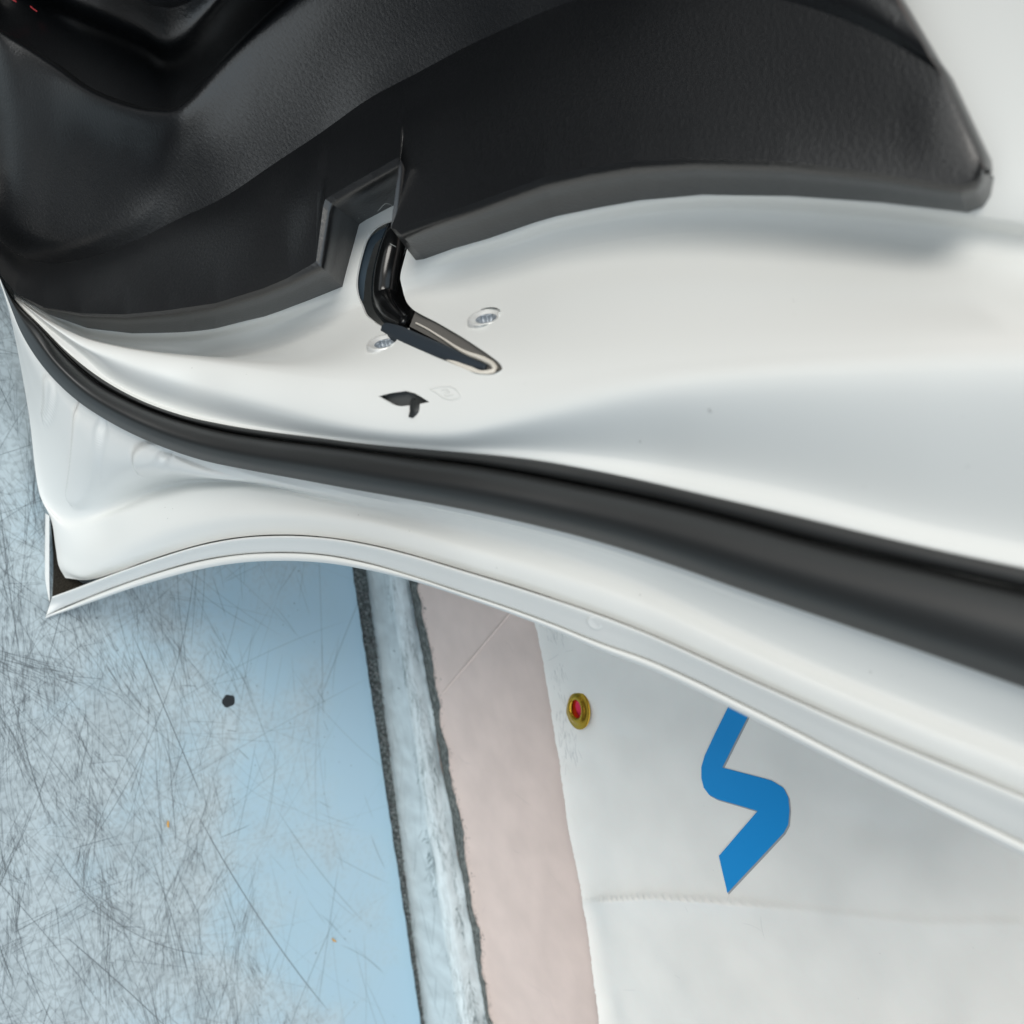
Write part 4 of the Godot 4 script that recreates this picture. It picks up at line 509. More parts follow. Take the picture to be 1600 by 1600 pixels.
func picture(m: Marks, clean: Color, dirty: Color, mottle: FastNoiseLite, amount: float) -> ImageTexture:
	var bytes := PackedByteArray()
	bytes.resize(m.w * m.h * 3)
	var im := mottle.get_image(m.w, m.h)
	im.convert(Image.FORMAT_L8)
	var nd := im.get_data()
	for k in m.w * m.h:
		var t := 1.0 + (nd[k] / 255.0 - 0.5) * amount
		var q := m.d[k]
		bytes[k * 3] = clampi(int((clean.r * (1 - q) + dirty.r * q) * t * 255), 0, 255)
		bytes[k * 3 + 1] = clampi(int((clean.g * (1 - q) + dirty.g * q) * t * 255), 0, 255)
		bytes[k * 3 + 2] = clampi(int((clean.b * (1 - q) + dirty.b * q) * t * 255), 0, 255)
	return ImageTexture.create_from_image(Image.create_from_data(m.w, m.h, false, Image.FORMAT_RGB8, bytes))

# ------------------------------------------------------------------ the scene

func _ready() -> void:
	rng.seed = 20
	# camera, sky, sun, exposure
	var cam := Camera3D.new()
	cam.name = "camera"
	var down := deg_to_rad(50)
	var fwd := Vector3(0, -sin(down), -cos(down))
	var up := Vector3(0, cos(down), -sin(down))
	cam.transform = Transform3D(Basis(up, Vector3.LEFT, -fwd), Vector3(0, 0.71, 0))   # the phone is held on its side
	cam.fov = rad_to_deg(2 * atan(0.5))
	cam.near = 0.02
	cam.far = 200
	var lens := CameraAttributesPhysical.new()
	lens.frustum_focal_length = 26.0
	lens.frustum_focus_distance = 0.56
	lens.exposure_aperture = 6.0
	lens.frustum_near = 0.02
	lens.frustum_far = 200
	cam.attributes = lens
	cam.fov = rad_to_deg(2 * atan(0.5))
	add_child(cam)
	var we := WorldEnvironment.new()
	we.name = "environment"
	var env := Environment.new()
	var sky := Sky.new()
	var sm := ProceduralSkyMaterial.new()
	sm.sky_top_color = Color(0.76, 0.83, 0.885)
	sm.sky_horizon_color = Color(0.95, 0.95, 0.935)
	sm.sky_curve = 0.2
	sm.sky_energy_multiplier = 1.1
	sm.ground_bottom_color = Color(0.25, 0.25, 0.25)
	sm.ground_horizon_color = Color(0.6, 0.6, 0.6)
	sky.sky_material = sm
	env.sky = sky
	env.background_mode = Environment.BG_SKY
	env.tonemap_mode = Environment.TONE_MAPPER_LINEAR
	env.tonemap_exposure = 1.25
	env.sdfgi_enabled = true
	env.ssao_enabled = true
	env.ssil_enabled = true
	we.environment = env
	add_child(we)
	var sun := DirectionalLight3D.new()
	sun.name = "sun"
	sun.light_energy = 0.5
	sun.light_angular_distance = 30
	sun.light_color = Color(1.0, 0.985, 0.96)
	sun.shadow_enabled = true
	sun.look_at_from_position(Vector3(-0.46, 0.64, 0.62), Vector3.ZERO)
	add_child(sun)

	build_floor()
	build_wall()
	build_banner()
	build_door()
	build_small_things()

func build_floor() -> void:
	var g := Shape.new()
	box(g, Vector3(0, -17, 0), Vector3(60000, 10, 60000))
	var gm := plain(Color(0.17, 0.17, 0.18), 0.9)
	grain(gm, noise(FastNoiseLite.TYPE_SIMPLEX, 0.03, 4, 5), 6.0, 4.0, 1.0)
	setting(part("ground", g, gm, self), "dark grey ground under the white floor sheet")

	# the sheet: 12 mm board whose far edge runs along the wall, 32 mm in front of it; local x along the wall, z towards the viewer
	var w := 2048
	var h := 1024
	var mk := Marks.new(w, h)
	var worn := noise(FastNoiseLite.TYPE_SIMPLEX, 0.004, 8, 3)
	var tries := 0
	while tries < 6000:
		tries += 1
		var x := rng.randf() * w
		var y := rng.randf() * h
		var keep := smoothstep(110.0, 560.0, y + worn.get_noise_2d(x, y) * 260.0)
		if rng.randf() > keep:
			continue
		var a := rng.randfn(0.0, 0.3) + (PI if rng.randf() < 0.5 else 0.0)
		if rng.randf() < 0.34:
			a = rng.randf() * TAU
		var l := rng.randf_range(10, 110)
		if rng.randf() < 0.2:
			l = rng.randf_range(120, 620)
		mk.stroke(x, y, a, l, rng.randfn(0.0, 0.0007), rng.randf_range(0.05, 0.34), 1.2 if rng.randf() < 0.12 else 0.7)
	for k in 70:   # the scratches that run out to the clean edge
		mk.stroke(rng.randf_range(300, 2000), rng.randf_range(50, 460), rng.randfn(0.0, 0.5), rng.randf_range(60, 420), rng.randfn(0.0, 0.0016), rng.randf_range(0.15, 0.5), 0.7)
	for k in 26:   # the deep ones
		mk.stroke(rng.randf_range(200, 1800), rng.randf_range(250, 1000), rng.randfn(0.0, 0.3), rng.randf_range(200, 700), rng.randfn(0.0, 0.0010), rng.randf_range(0.5, 0.85), 1.2 if rng.randf() < 0.5 else 0.7)
	for k in 420:
		mk.dot(rng.randf() * w, rng.randf_range(60, h), rng.randf_range(0.4, 1.7), rng.randf_range(0.2, 0.75))
	for k in 420:   # scuffed places: bundles of strokes that run together
		var c := Vector2(rng.randf() * w, rng.randf_range(180, h))
		if rng.randf() > smoothstep(120.0, 620.0, c.y):
			continue
		var a := rng.randfn(0.0, 0.3) if rng.randf() < 0.8 else rng.randf() * TAU
		var long := rng.randf_range(0.4, 2.2)
		var strong := rng.randf_range(0.6, 1.5)
		for q in int(rng.randf_range(12, 70)):
			var off := Vector2(rng.randfn(0, 46) * long, rng.randfn(0, 9)).rotated(a)
			mk.stroke(c.x + off.x, c.y + off.y, a + rng.randfn(0, 0.1), rng.randf_range(8, 60) * long, 0.0, rng.randf_range(0.08, 0.34) * strong)
	var fine := noise(FastNoiseLite.TYPE_SIMPLEX, 0.06, 3, 4).get_image(w, h)
	fine.convert(Image.FORMAT_L8)
	var fd := fine.get_data()
	var mid := noise(FastNoiseLite.TYPE_SIMPLEX, 0.009, 6, 5).get_image(w, h)
	mid.convert(Image.FORMAT_L8)
	var md := mid.get_data()
	var broad := worn.get_image(w, h)
	broad.convert(Image.FORMAT_L8)
	var bd := broad.get_data()
	var bytes := PackedByteArray()
	bytes.resize(w * h * 3)
	var paint := Color(0.645, 0.76, 0.82)   # the pale blue paint, where it is whole
	var bare := Color(0.715, 0.765, 0.785)   # rubbed down to grey white
	var dirt := Color(0.33, 0.36, 0.375)
	for y in h:
		for x in w:
			var at := y * w + x
			var rub := smoothstep(30.0, 640.0, y + (bd[at] - 128) * 1.6 + (fd[at] - 128) * 0.35)
			var c := paint.lerp(bare, rub).lerp(dirt, minf(0.85, mk.d[at] + rub * (0.16 * smoothstep(110.0, 190.0, float(fd[at])) + 0.10 * smoothstep(105.0, 185.0, float(md[at])))))
			bytes[at * 3] = int(c.r * 255)
			bytes[at * 3 + 1] = int(c.g * 255)
			bytes[at * 3 + 2] = int(c.b * 255)
	var fm := plain(Color.WHITE, 0.36, 0.5)
	fm.albedo_texture = ImageTexture.create_from_image(Image.create_from_data(w, h, false, Image.FORMAT_RGB8, bytes))
	var s := Shape.new()
	var nx := 90
	var edge := noise(FastNoiseLite.TYPE_SIMPLEX, 0.05, 9, 3)
	var rows := []
	for z in [[0.0, -12.0], [0.0, -0.8], [0.8, 0.0], [8.0, 0.0], [100.0, 0.0], [330.0, 0.0], [330.8, -0.8], [331.0, -12.0]]:
		var r := PackedVector3Array()
		for i in nx + 1:
			var x := lerpf(-430, 4200, i / float(nx)) if (i < 1 or i > nx - 1) else lerpf(-60, 460, (i - 1) / float(nx - 2))
			r.append(Vector3(x, z[1], z[0] + (edge.get_noise_1d(x) * 0.6 if z[0] < 2 else 0.0)))
		rows.append(r)
	sheet(rows, Vector3.UP, [], s)
	for i in s.v.size():
		s.uv[i] = Vector2((s.v[i].x + 350.0) / 824.0, s.v[i].z / 412.0)
	var o := part("floor", s, fm, self)
	o.transform = wall_axes.translated_local(Vector3(0, 0, 0.032))
	setting(o, "scratched pale floor sheet that the door stands on")

func build_wall() -> void:
	var mk := Marks.new(1024, 1024)
	for k in 60:
		mk.stroke(rng.randf() * 1024, rng.randf() * 1024, rng.randf() * TAU, rng.randf_range(10, 60), rng.randfn(0, 0.02), rng.randf_range(0.05, 0.2))
	mk.stroke(250, 330, 1.2, 34, 0.0, 0.35, 1.2)
	mk.stroke(262, 330, 1.25, 20, 0.01, 0.25, 1.2)
	mk.stroke(420, 200, 2.4, 46, 0.03, 0.3, 0.7)
	var pm := plain(Color.WHITE, 0.6, 0.4)
	pm.albedo_texture = picture(mk, Color(0.86, 0.785, 0.752), Color(0.45, 0.42, 0.42), noise(FastNoiseLite.TYPE_SIMPLEX, 0.01, 12, 4), 0.05)
	var w := thing("pink_wall", "pale pink painted wall behind the banner and white skirting", "wall", wall_axes)
	var s := Shape.new()
	box(s, Vector3(0, 1100, -60), Vector3(5000, 2230, 120))
	for i in s.v.size():
		s.uv[i] = Vector2(s.v[i].x / 500.0 + 0.02, 1.0 - s.v[i].y / 500.0)
	part("plaster", s, pm, w)
	var sd: Array = WALL["seam"]
	var seam := Shape.new()
	tube(PackedVector3Array([Vector3(sd[0], sd[1], -0.2), Vector3((sd[0] + sd[2]) / 2 + 0.5, (sd[1] + sd[3]) / 2, 0.1), Vector3(sd[2] * 2 - sd[0], sd[3] * 2 - sd[1], -0.2)]), PackedFloat32Array([0.8, 0.8]), 0.7, 10, seam)
	part("raised_seam", seam, pm, w)

	# skirting: a rounded white strip in front of the wall
	var sk := Marks.new(2048, 192)
	for k in 520:
		sk.stroke(rng.randf() * 2048, rng.randf() * 192, rng.randfn(0, 0.12), rng.randf_range(10, 150), rng.randfn(0, 0.002), rng.randf_range(0.06, 0.34), 0.7)
	for k in 130:
		var c := Vector2(rng.randf() * 2048, rng.randf_range(50, 180))
		for q in 22:
			sk.stroke(c.x + rng.randfn(0, 16), c.y + rng.randfn(0, 5), rng.randfn(0, 0.4), rng.randf_range(3, 30), 0.0, rng.randf_range(0.06, 0.4), 1.2)
	for k in 40:
		sk.dot(rng.randf() * 2048, rng.randf_range(40, 190), rng.randf_range(0.7, 3.0), rng.randf_range(0.3, 0.7))
	var km := plain(Color.WHITE, 0.45, 0.5)
	km.albedo_texture = picture(sk, Color(0.765, 0.808, 0.82), Color(0.34, 0.39, 0.40), noise(FastNoiseLite.TYPE_SIMPLEX, 0.02, 15, 4), 0.14)
	var ks := Shape.new()
	var rows := []
	var wob := noise(FastNoiseLite.TYPE_SIMPLEX, 0.02, 21, 4)
	var top := pts2(WALL["skirt_top"])
	var front := pts2(WALL["skirt_front"])
	for j in 15:
		var r := PackedVector3Array()
		for i in 481:
			var x := lerpf(-900, 1500, i / 480.0)
			var hh := lerpf(32.0, 51.5, clampf((x - 10.0) / 344.0, -0.6, 1.5))
			var ff := lerpf(15.6, 25.2, clampf((x - 5.0) / 389.0, -0.5, 1.3))
			var y := 0.0
			var z := 0.0
			if j < 5:
				y = lerpf(-12.0, hh - 9.0, j / 4.0)
				z = ff
			elif j < 11:
				var a := (j - 4) / 7.0 * PI / 2
				y = hh - 9.0 + 9.0 * sin(a)
				z = ff - 9.0 + 9.0 * cos(a)
			else:
				y = hh
				z = lerpf(ff - 9.0, 1.5, (j - 10) / 4.0)
			var q := wob.get_noise_2d(x * 2.0, j * 14.0)
			r.append(Vector3(x, y + q * 0.35 + (wob.get_noise_1d(x * 3.0) * 0.9 + wob.get_noise_1d(x * 0.8) * 2.6 if j > 12 else 0.0), z + q * 0.35))
		rows.append(r)
	sheet(rows, Vector3(0, 1, 1), [], ks)
	for k in ks.v.size():
		ks.uv[k] = Vector2((ks.v[k].x + 260.0) / 880.0, float(k / 481) / 14.0)
	var skirt := thing("skirting_board", "white scuffed skirting strip at the foot of the pink wall", "skirting", wall_axes)
	part("rounded_strip", ks, km, skirt)

	# grime packed in the joint above the skirting, and grit in the gap before it
	var gr := Shape.new()
	var gn := noise(FastNoiseLite.TYPE_SIMPLEX, 0.09, 31, 5)
	var gtop := noise(FastNoiseLite.TYPE_SIMPLEX, 0.03, 33, 5)
	rows = []
	for j in 9:
		var r := PackedVector3Array()
		for i in 1201:
			var x := lerpf(-900, 1500, i / 1200.0)
			var lo := lerpf(30.5, 50.5, clampf((x - 10.0) / 344.0, -0.6, 1.5))
			var hi := lerpf(43.0, 57.5, clampf((x - 10.0) / 344.0, -0.6, 1.5)) + gtop.get_noise_1d(x * 0.6) * 6.0 + gn.get_noise_1d(x * 1.2) * 0.6
			var f := j / 8.0
			r.append(Vector3(x, lerpf(lo, hi, f), 0.15 + sin(f * PI * 0.92 + 0.2) * 2.0 + gn.get_noise_2d(x * 5.0, f * 60.0) * 1.1 * (1.0 - f * 0.6)))
		rows.append(r)
	sheet(rows, Vector3(0, 0.5, 1), [], gr)
	for k in 420:   # crumbs of it on the wall above
		var x := rng.randf_range(-60, 480)
		var hi := lerpf(43.0, 57.5, clampf((x - 10.0) / 344.0, -0.6, 1.5)) + gtop.get_noise_1d(x * 0.6) * 7.0
		var p := Vector3(x, hi + absf(rng.randfn(0, 2.6)), 0.1)
		var q := Vector3(rng.randfn(0, 0.6), rng.randfn(0, 0.3), 0)
		tube(PackedVector3Array([p - q, p, p + q]), PackedFloat32Array([0.15, rng.randf_range(0.15, 0.5), 0.1]), 0.4, 6, gr)
	var dm := plain(Color(0.27, 0.28, 0.275), 0.95, 0.2)
	var dk := Marks.new(1024, 128)
	for k in 2600:
		dk.dot(rng.randf() * 1024, rng.randf() * 128, rng.randf_range(0.5, 2.2), rng.randf_range(0.1, 0.8))
	dm.albedo_color = Color.WHITE
	dm.albedo_texture = picture(dk, Color(0.36, 0.38, 0.375), Color(0.6, 0.61, 0.605), noise(FastNoiseLite.TYPE_SIMPLEX, 0.05, 34, 4), 0.7)
	for k in gr.v.size():
		gr.uv[k] = Vector2((gr.v[k].x + 200.0) / 380.0, float(k / 1201) / 8.0)
	var go := part("grime", gr, dm, self, "black grime packed in the joint between white skirting and pink wall")
	go.transform = wall_axes
	go.set_meta("kind", "stuff")
	go.set_meta("category", "grime")

	var bed := Shape.new()
	rows = []
	for j in 13:
		var r := PackedVector3Array()
		for i in 801:
			var x := lerpf(-900, 1500, i / 800.0)
			r.append(Vector3(x, -7.2 + gn.get_noise_2d(x * 3.0, j * 6.0) * 1.2, lerpf(14.0, 37.0, j / 12.0)))
		rows.append(r)
	sheet(rows, Vector3.UP, [], bed)
	for k in bed.v.size():
		bed.uv[k] = Vector2(bed.v[k].x / 240.0, bed.v[k].z / 30.0)
	var bo := part("grit_bed", bed, dm, self, "packed grey dirt along the bottom of the gap before the skirting")
	bo.transform = wall_axes
	bo.set_meta("kind", "stuff")
	bo.set_meta("category", "dirt")
	var stone := lathe(PackedVector2Array([Vector2(0.01, 0.8), Vector2(0.7, 0.6), Vector2(1.0, 0.0), Vector2(0.7, -0.6), Vector2(0.01, -0.7)]), 6)
	var mm := MultiMesh.new()
	mm.transform_format = MultiMesh.TRANSFORM_3D
	mm.use_colors = true
	mm.mesh = stone.mesh()
	mm.instance_count = 1800
	for k in 1800:
		var x := rng.randf_range(-150, 480)
		var b := Basis.from_euler(Vector3(rng.randf() * 6, rng.randf() * 6, rng.randf() * 6)).scaled(Vector3.ONE * rng.randf_range(0.25, 1.1) * Vector3(1, 0.7, 1))
		mm.set_instance_transform(k, Transform3D(b, Vector3(x, -7.0 + rng.randf() * 1.4, rng.randf_range(16, 34)) * MM))
		var c := rng.randf_range(0.06, 0.32)
		mm.set_instance_color(k, Color(c, c * 1.03, c * 1.03))
	var grit := MultiMeshInstance3D.new()
	grit.name = "grit"
	grit.multimesh = mm
	var gmm := plain(Color.WHITE, 0.95, 0.2)
	gmm.vertex_color_use_as_albedo = true
	grit.material_override = gmm
	grit.transform = wall_axes
	grit.set_meta("kind", "stuff")
	grit.set_meta("label", "grey grit lying in the gap between floor sheet and skirting")
	grit.set_meta("category", "grit")
	add_child(grit, true)

func build_banner() -> void:
	var b := thing("vinyl_banner", "creased white vinyl banner with brass eyelet and blue mark", "banner", wall_axes)
	var edge := PackedVector3Array()
	for p in pts2(WALL["banner_edge"]):
		edge.append(Vector3(p.x, p.y, 0))
	edge.insert(0, Vector3(-160, 176, 0))
	edge.append(Vector3(620, 197, 0))
	var line := smooth_path(edge, 421)
	var crease := pts2(WALL["crease"])
	var ed: Array = WALL["grommet"]
	var eye := Vector2(ed[0], ed[1])
	var nz := noise(FastNoiseLite.TYPE_SIMPLEX, 0.006, 41, 3)
	var fray := noise(FastNoiseLite.TYPE_SIMPLEX, 0.12, 42, 2)
	var dents := pts2(WALL["dents"])
	var rows := []
	for j in 241:
		var f := pow(j / 240.0, 1.35)
		var r := PackedVector3Array()
		for i in line.size():
			var p := Vector2(line[i].x, line[i].y)
			p.y += fray.get_noise_1d(p.x * 2.0) * 0.7
			p = Vector2(p.x + f * 20.0, lerpf(p.y, 900.0, f))
			r.append(Vector3(p.x, p.y, banner_depth(p, p.y - line[i].y, crease, dents, eye, nz)))
		rows.append(r)
	var hole := PackedVector2Array()
	for k in 40:
		hole.append(eye + Vector2(cos(TAU * k / 40), sin(TAU * k / 40)) * 6.2)
	var s := sheet(rows, Vector3(0, 0, 1), [hole])
	var mk := Marks.new(1024, 1024)
	for k in 50:
		mk.stroke(rng.randf() * 1024, rng.randf() * 1024, rng.randf() * TAU, rng.randf_range(8, 40), rng.randfn(0, 0.02), rng.randf_range(0.04, 0.16))
	for k in 30:
		var x := rng.randf() * 420
		for q in 10:
			mk.stroke(x + rng.randfn(0, 8), 1010 - rng.randf() * 40, rng.randfn(0, 0.2), rng.randf_range(4, 26), 0, rng.randf_range(0.03, 0.12), 1.2)
	for k in 70:
		mk.dot(rng.randf() * 1024, rng.randf() * 1024, rng.randf_range(0.4, 0.9), rng.randf_range(0.1, 0.4))
	var vm := plain(Color.WHITE, 0.38, 0.5)
	vm.albedo_texture = picture(mk, Color(0.925, 0.915, 0.895), Color(0.4, 0.4, 0.41), noise(FastNoiseLite.TYPE_SIMPLEX, 0.006, 44, 4), 0.03)
	for k in s.v.size():
		s.uv[k] = Vector2(s.v[k].x / 420.0 + 0.1, 1.45 - s.v[k].y / 420.0)
	part("sheet", s, vm, b)
	# back and cut edge, so that the vinyl has a thickness
	var back := []
	for j in [0, 0, 240]:
		var r := PackedVector3Array()
		for i in line.size():
			r.append(rows[j][i] - Vector3(0, 0, 0.0 if back.is_empty() else 0.7))
		back.append(r)
	part("cut_edge", sheet([back[0], back[1]], Vector3(0, -1, 0)), vm, b)

	# printed mark: a foil 0.25 mm on the sheet, its grey shadow edge beneath it
	var mark := pts2(WALL["logo"])
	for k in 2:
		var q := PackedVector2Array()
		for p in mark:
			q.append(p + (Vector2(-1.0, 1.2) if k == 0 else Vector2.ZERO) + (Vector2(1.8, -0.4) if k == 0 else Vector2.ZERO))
		var cells := Shape.new()
		for i in 44:
			for j in 44:
				var c := Vector2(20 + i * 5.0, 190 + j * 4.5)
				var cell := PackedVector2Array([c, c + Vector2(5, 0), c + Vector2(5, 4.5), c + Vector2(0, 4.5)])
				for piece in Geometry2D.intersect_polygons(cell, q):
					var ids := []
					for p in piece:
						ids.append(cells.put(Vector3(p.x, p.y, banner_depth(p, p.y - 190.0, crease, dents, eye, nz) + 0.25 + 0.15 * k), Vector3(0, 0, 1)))
					var f := Geometry2D.triangulate_polygon(piece)
					for t in range(0, f.size(), 3):
						cells.tri(ids[f[t]], ids[f[t + 1]], ids[f[t + 2]])
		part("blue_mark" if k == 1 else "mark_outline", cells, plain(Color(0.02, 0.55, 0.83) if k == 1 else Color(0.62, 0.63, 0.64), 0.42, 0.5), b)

	var z := banner_depth(eye, 30.0, crease, dents, eye, nz)
	var prof := PackedVector2Array([Vector2(13.6, -0.3), Vector2(13.7, 0.3), Vector2(13.2, 0.75), Vector2(11.8, 0.9), Vector2(10.6, 1.1), Vector2(9.4, 1.9), Vector2(8.2, 2.5), Vector2(7.0, 2.45), Vector2(6.2, 1.9), Vector2(5.8, 1.0), Vector2(5.7, -0.5), Vector2(5.7, -2.5)])
	var brass := plain(Color(0.78, 0.62, 0.22), 0.26, 0.5, 1.0)
	var g := part("brass_eyelet", lathe(prof, 64), brass, b)
	g.position = Vector3(eye.x, eye.y, z + 1.2) * MM
	g.rotation_degrees = Vector3(8, -9, 0)   # the vinyl pulls it askew

	var pk := Shape.new()
	box(pk, Vector3(eye.x + 1.0, eye.y + 3.0, 1.0), Vector3(26, 24, 0.8))
	var card := thing("pink_card", "bright pink card on the wall, seen through the banner's brass eyelet", "card", wall_axes)
	part("card_sheet", pk, plain(Color(0.9, 0.2, 0.42), 0.5), card)

func banner_depth(p: Vector2, above: float, crease: PackedVector2Array, dents: PackedVector2Array, eye: Vector2, nz: FastNoiseLite) -> float:
	var z := 5.0 + nz.get_noise_2d(p.x, p.y) * 1.6 + 2.2 * exp(-maxf(above, 0.0) / 7.0)
	# the long vertical fold: a sharp ridge that dies out upwards
	var best := 1e9
	var side := 0.0
	for k in crease.size() - 1:
		var c := Geometry2D.get_closest_point_to_segment(p, crease[k], crease[k + 1])
		var d := c.distance_to(p)
		if d < best:
			best = d
			side = signf(p.x - c.x)
	var strong := 1.0 - 0.75 * smoothstep(310.0, 390.0, p.y)
	z += strong * 4.6 * smoothstep(-8.0, 30.0, above) * exp(-best / (1.6 if side < 0 else 8.0))
	for k in dents.size():
		var q := (p - dents[k]) / (Vector2(9, 22) if k > 1 else Vector2(22, 12))
		z -= (2.2 if k < 2 else 1.3) * exp(-q.length_squared())
	z -= 1.2 * exp(-pow((p - eye).length() / 16.0, 2.0))
	return z

func steps(n: int, power: float) -> PackedFloat32Array:
	var t := PackedFloat32Array()
	for i in n:
		t.append(pow(i / (n - 1.0), power))
	return t

func rails(names: Array, ts: PackedFloat32Array, curved := true) -> Array:
	var out := []
	for n in names:
		out.append(along(n, ts, curved))
	return out

func build_door() -> void:
	var k := sqrt(1.04)
	var axes := Basis(Vector3.RIGHT, Vector3(0, 1, -0.2) / k, Vector3(0, 0.2, 1) / k)
	var door := thing("car_door", "white car door standing on its lower edge, black trim and latch at its rear edge", "car door", Transform3D(axes, Vector3(0, 0, -0.2)))
	var white := plain(Color(0.875, 0.88, 0.87), 0.24, 0.5)
	grain(white, noise(FastNoiseLite.TYPE_SIMPLEX, 0.02, 51, 2), 1.5, 16.0, 0.06)
	var rubber := plain(Color(0.1, 0.105, 0.105), 0.48, 0.65)
	grain(rubber, noise(FastNoiseLite.TYPE_SIMPLEX, 0.08, 52, 3), 2.0, 25.0, 0.15)
	var gloss_black := plain(Color(0.06, 0.063, 0.066), 0.18, 0.5)
	var black := plain(Color(0.042, 0.05, 0.06), 0.33, 1.0)
	grain(black, noise(FastNoiseLite.TYPE_CELLULAR, 0.052, 57, 3), 6.0, 22.0, 0.2)

	# upper inner panel with the latch slot and the clip hole cut through it
	var ts := steps(360, 1.3)
	var rows := loft(rails(["panel_under_trim", "panel_trim_line", "panel_fillet", "panel_trough", "panel_slope", "panel_crest", "panel_hollow", "panel_seal_line", "panel_under_seal"], ts), 12)
	var slot := outline("slot", 2)
	var arrow := outline("arrow", 0)
	var ps := sheet(rows, Vector3(0, 0, 1), [slot, arrow, screw_seat(0), screw_seat(1)])
	var panel := part("inner_panel", ps, white, door)
	part("slot_edge", hole_wall(rows, slot, 1.1), white, panel)
	part("clip_hole_edge", hole_wall(rows, arrow, 1.1), white, panel)
	for i in 2:
		part("screw_seat", hole_wall(rows, screw_seat(i), 3.0), white, panel)

	# lower inner panel with stamped shapes
	ts = steps(600, 1.8)
	rows = loft(rails(["low_under_seal", "low_seal_edge", "low_stamped", "low_valley", "low_ridge", "low_plain", "low_cove", "low_groove"], ts), 18)
	for called in ["stamp_long", "stamp_short", "stamp_tip"]:
		var o := outline(called, 2)
		var bb := Rect2(o[0], Vector2.ZERO)
		for p in o:
			bb = bb.expand(p)
		bb = bb.grow(4)
		for i in rows.size():
			for j in rows[i].size():
				var p := Vector2(rows[i][j].x, rows[i][j].y)
				if not bb.has_point(p):
					continue
				var d := 1e9
				for q in o.size():
					d = minf(d, Geometry2D.get_closest_point_to_segment(p, o[q], o[(q + 1) % o.size()]).distance_to(p))
				if Geometry2D.is_point_in_polygon(p, o):
					d = -d
				rows[i][j].z += (1.2 if called == "stamp_tip" else 2.8) * (1.0 - smoothstep(-2.0, 1.4, d))
	part("lower_panel", sheet(rows), white, door)
	# its return towards the floor at the lower end
	var ret := []
	for q in [[0.0, 0.0, 0.0], [0.3, 0.6, -2.5], [2.0, 1.0, -9.0]]:
		var r := PackedVector3Array()
		for i in rows.size() * 6 / 10:
			r.append(rows[i][0] + Vector3(q[0], q[1], q[2]))
		ret.append(r)
	part("bottom_return", sheet(ret, Vector3(0, -1, 0)), white, door)

	# hem of the outer skin, with its bead, and the skin that goes on behind
	ts = steps(300, 1.4)
	part("hem_flange", sheet(loft(rails(["hem_back", "hem_lip", "hem_top", "hem_flat", "hem_flat_edge", "hem_fold"], ts), 6)), white, door)
	var bead := rails(["bead_fold", "bead_brow", "bead_face", "bead_edge", "bead_back"], ts)
	part("hem_bead", sheet(loft(bead, 6)), white, door)
	var skin := []
	for q in [[0.0, 0.0, 0.0], [-1.5, 1.0, -4.0], [-14.0, 7.0, -22.0], [-50.0, 12.0, -44.0], [-160.0, 16.0, -66.0], [-330.0, 18.0, -80.0]]:
		var r := PackedVector3Array()
		for p in bead[4]:
			r.append(p + Vector3(q[0], q[1], q[2]))
		skin.append(r)
	part("outer_skin", sheet(loft(skin, 4), Vector3(1, 0, 0)), white, door)

	# corner: the bottom flange and the dirty cavity behind it
	var fl := []
	for n in ["flange_out", "flange_in"]:
		fl.append(smooth_path(pts(n), 40))
	var mid := PackedVector3Array()
	for i in 40:
		mid.append(fl[0][i].lerp(fl[1][i], 0.3) + Vector3(0, 0, 0.7))
	part("bottom_flange", sheet(loft([fl[0], mid, fl[1]], 3)), white, door)
	var rust := plain(Color(0.2, 0.19, 0.17), 0.95, 0.2)
	grain(rust, noise(FastNoiseLite.TYPE_SIMPLEX, 0.05, 54, 4), 8.0, 20.0, 1.0)
	part("cavity_floor", sheet([smooth_path(pts("cavity"), 30), smooth_path(pts("cavity_in"), 30)]), rust, door, "dirty dark cavity in the door's lower corner")

	# weather seal
	ts = steps(300, 1.3)
	var seal := part("weather_seal", sheet(loft(rails(["tube_groove", "tube_brow", "tube_front", "tube_face", "tube_cheek", "tube_turn", "tube_edge", "tube_back"], ts), 5)), rubber, door)
	part("seal_lip", sheet(loft(rails(["lip_back", "lip_top", "lip_mid", "lip_low", "lip_groove"], ts), 5)), rubber, seal)

	# interior trim
	ts = PackedFloat32Array()
	for i in 421:
		ts.append(i / 420.0)
	for i in 140:
		ts.append((480.0 + 120.0 + 175.0 * i / 139.0) / 1680.0)
	ts.sort()
	var tr := rails(["trim_foot", "trim_flank", "trim_shoulder", "trim_edge"], ts, false)
	var face := rails(["trim_face", "bulge_foot"], ts)
	var pocket := rails(["bulge_foot", "bulge_swell", "bulge_crest", "pocket_rim", "pocket_lip"], ts)
	var lining := rails(["pocket_lip", "pocket_wall", "pocket_floor", "arm_root"], ts)
	var arm := rails(["arm_root", "arm_face", "arm_top", "trim_far"], ts)
	var upper := face + pocket.slice(1)
	var trim := part("trim_panel", sheet(loft([tr[3]] + face, 9)), black, door)
	part("trim_edge", sheet(loft(tr, 8)), black, trim)
	part("map_pocket", sheet(loft(pocket, 10)), black, trim)
	part("pocket_lining", sheet(loft(lining, 5)), black, trim)
	part("armrest", sheet(loft(arm, 5)), black, trim)
	# the side that closes it towards the upper end
	var end := []
	for q in [[0.0, 0.0], [1.5, -2.0], [2.0, -8.0], [-30.0, -40.0]]:
		var r := PackedVector3Array()
		for row in tr + upper:
			var w: float = [0.0, 0.25, 0.5, 0.8][r.size()] if r.size() < 4 else 1.0
			r.append(row[ts.size() - 1] + Vector3(0, q[0], q[1]) * w)
		end.append(r)
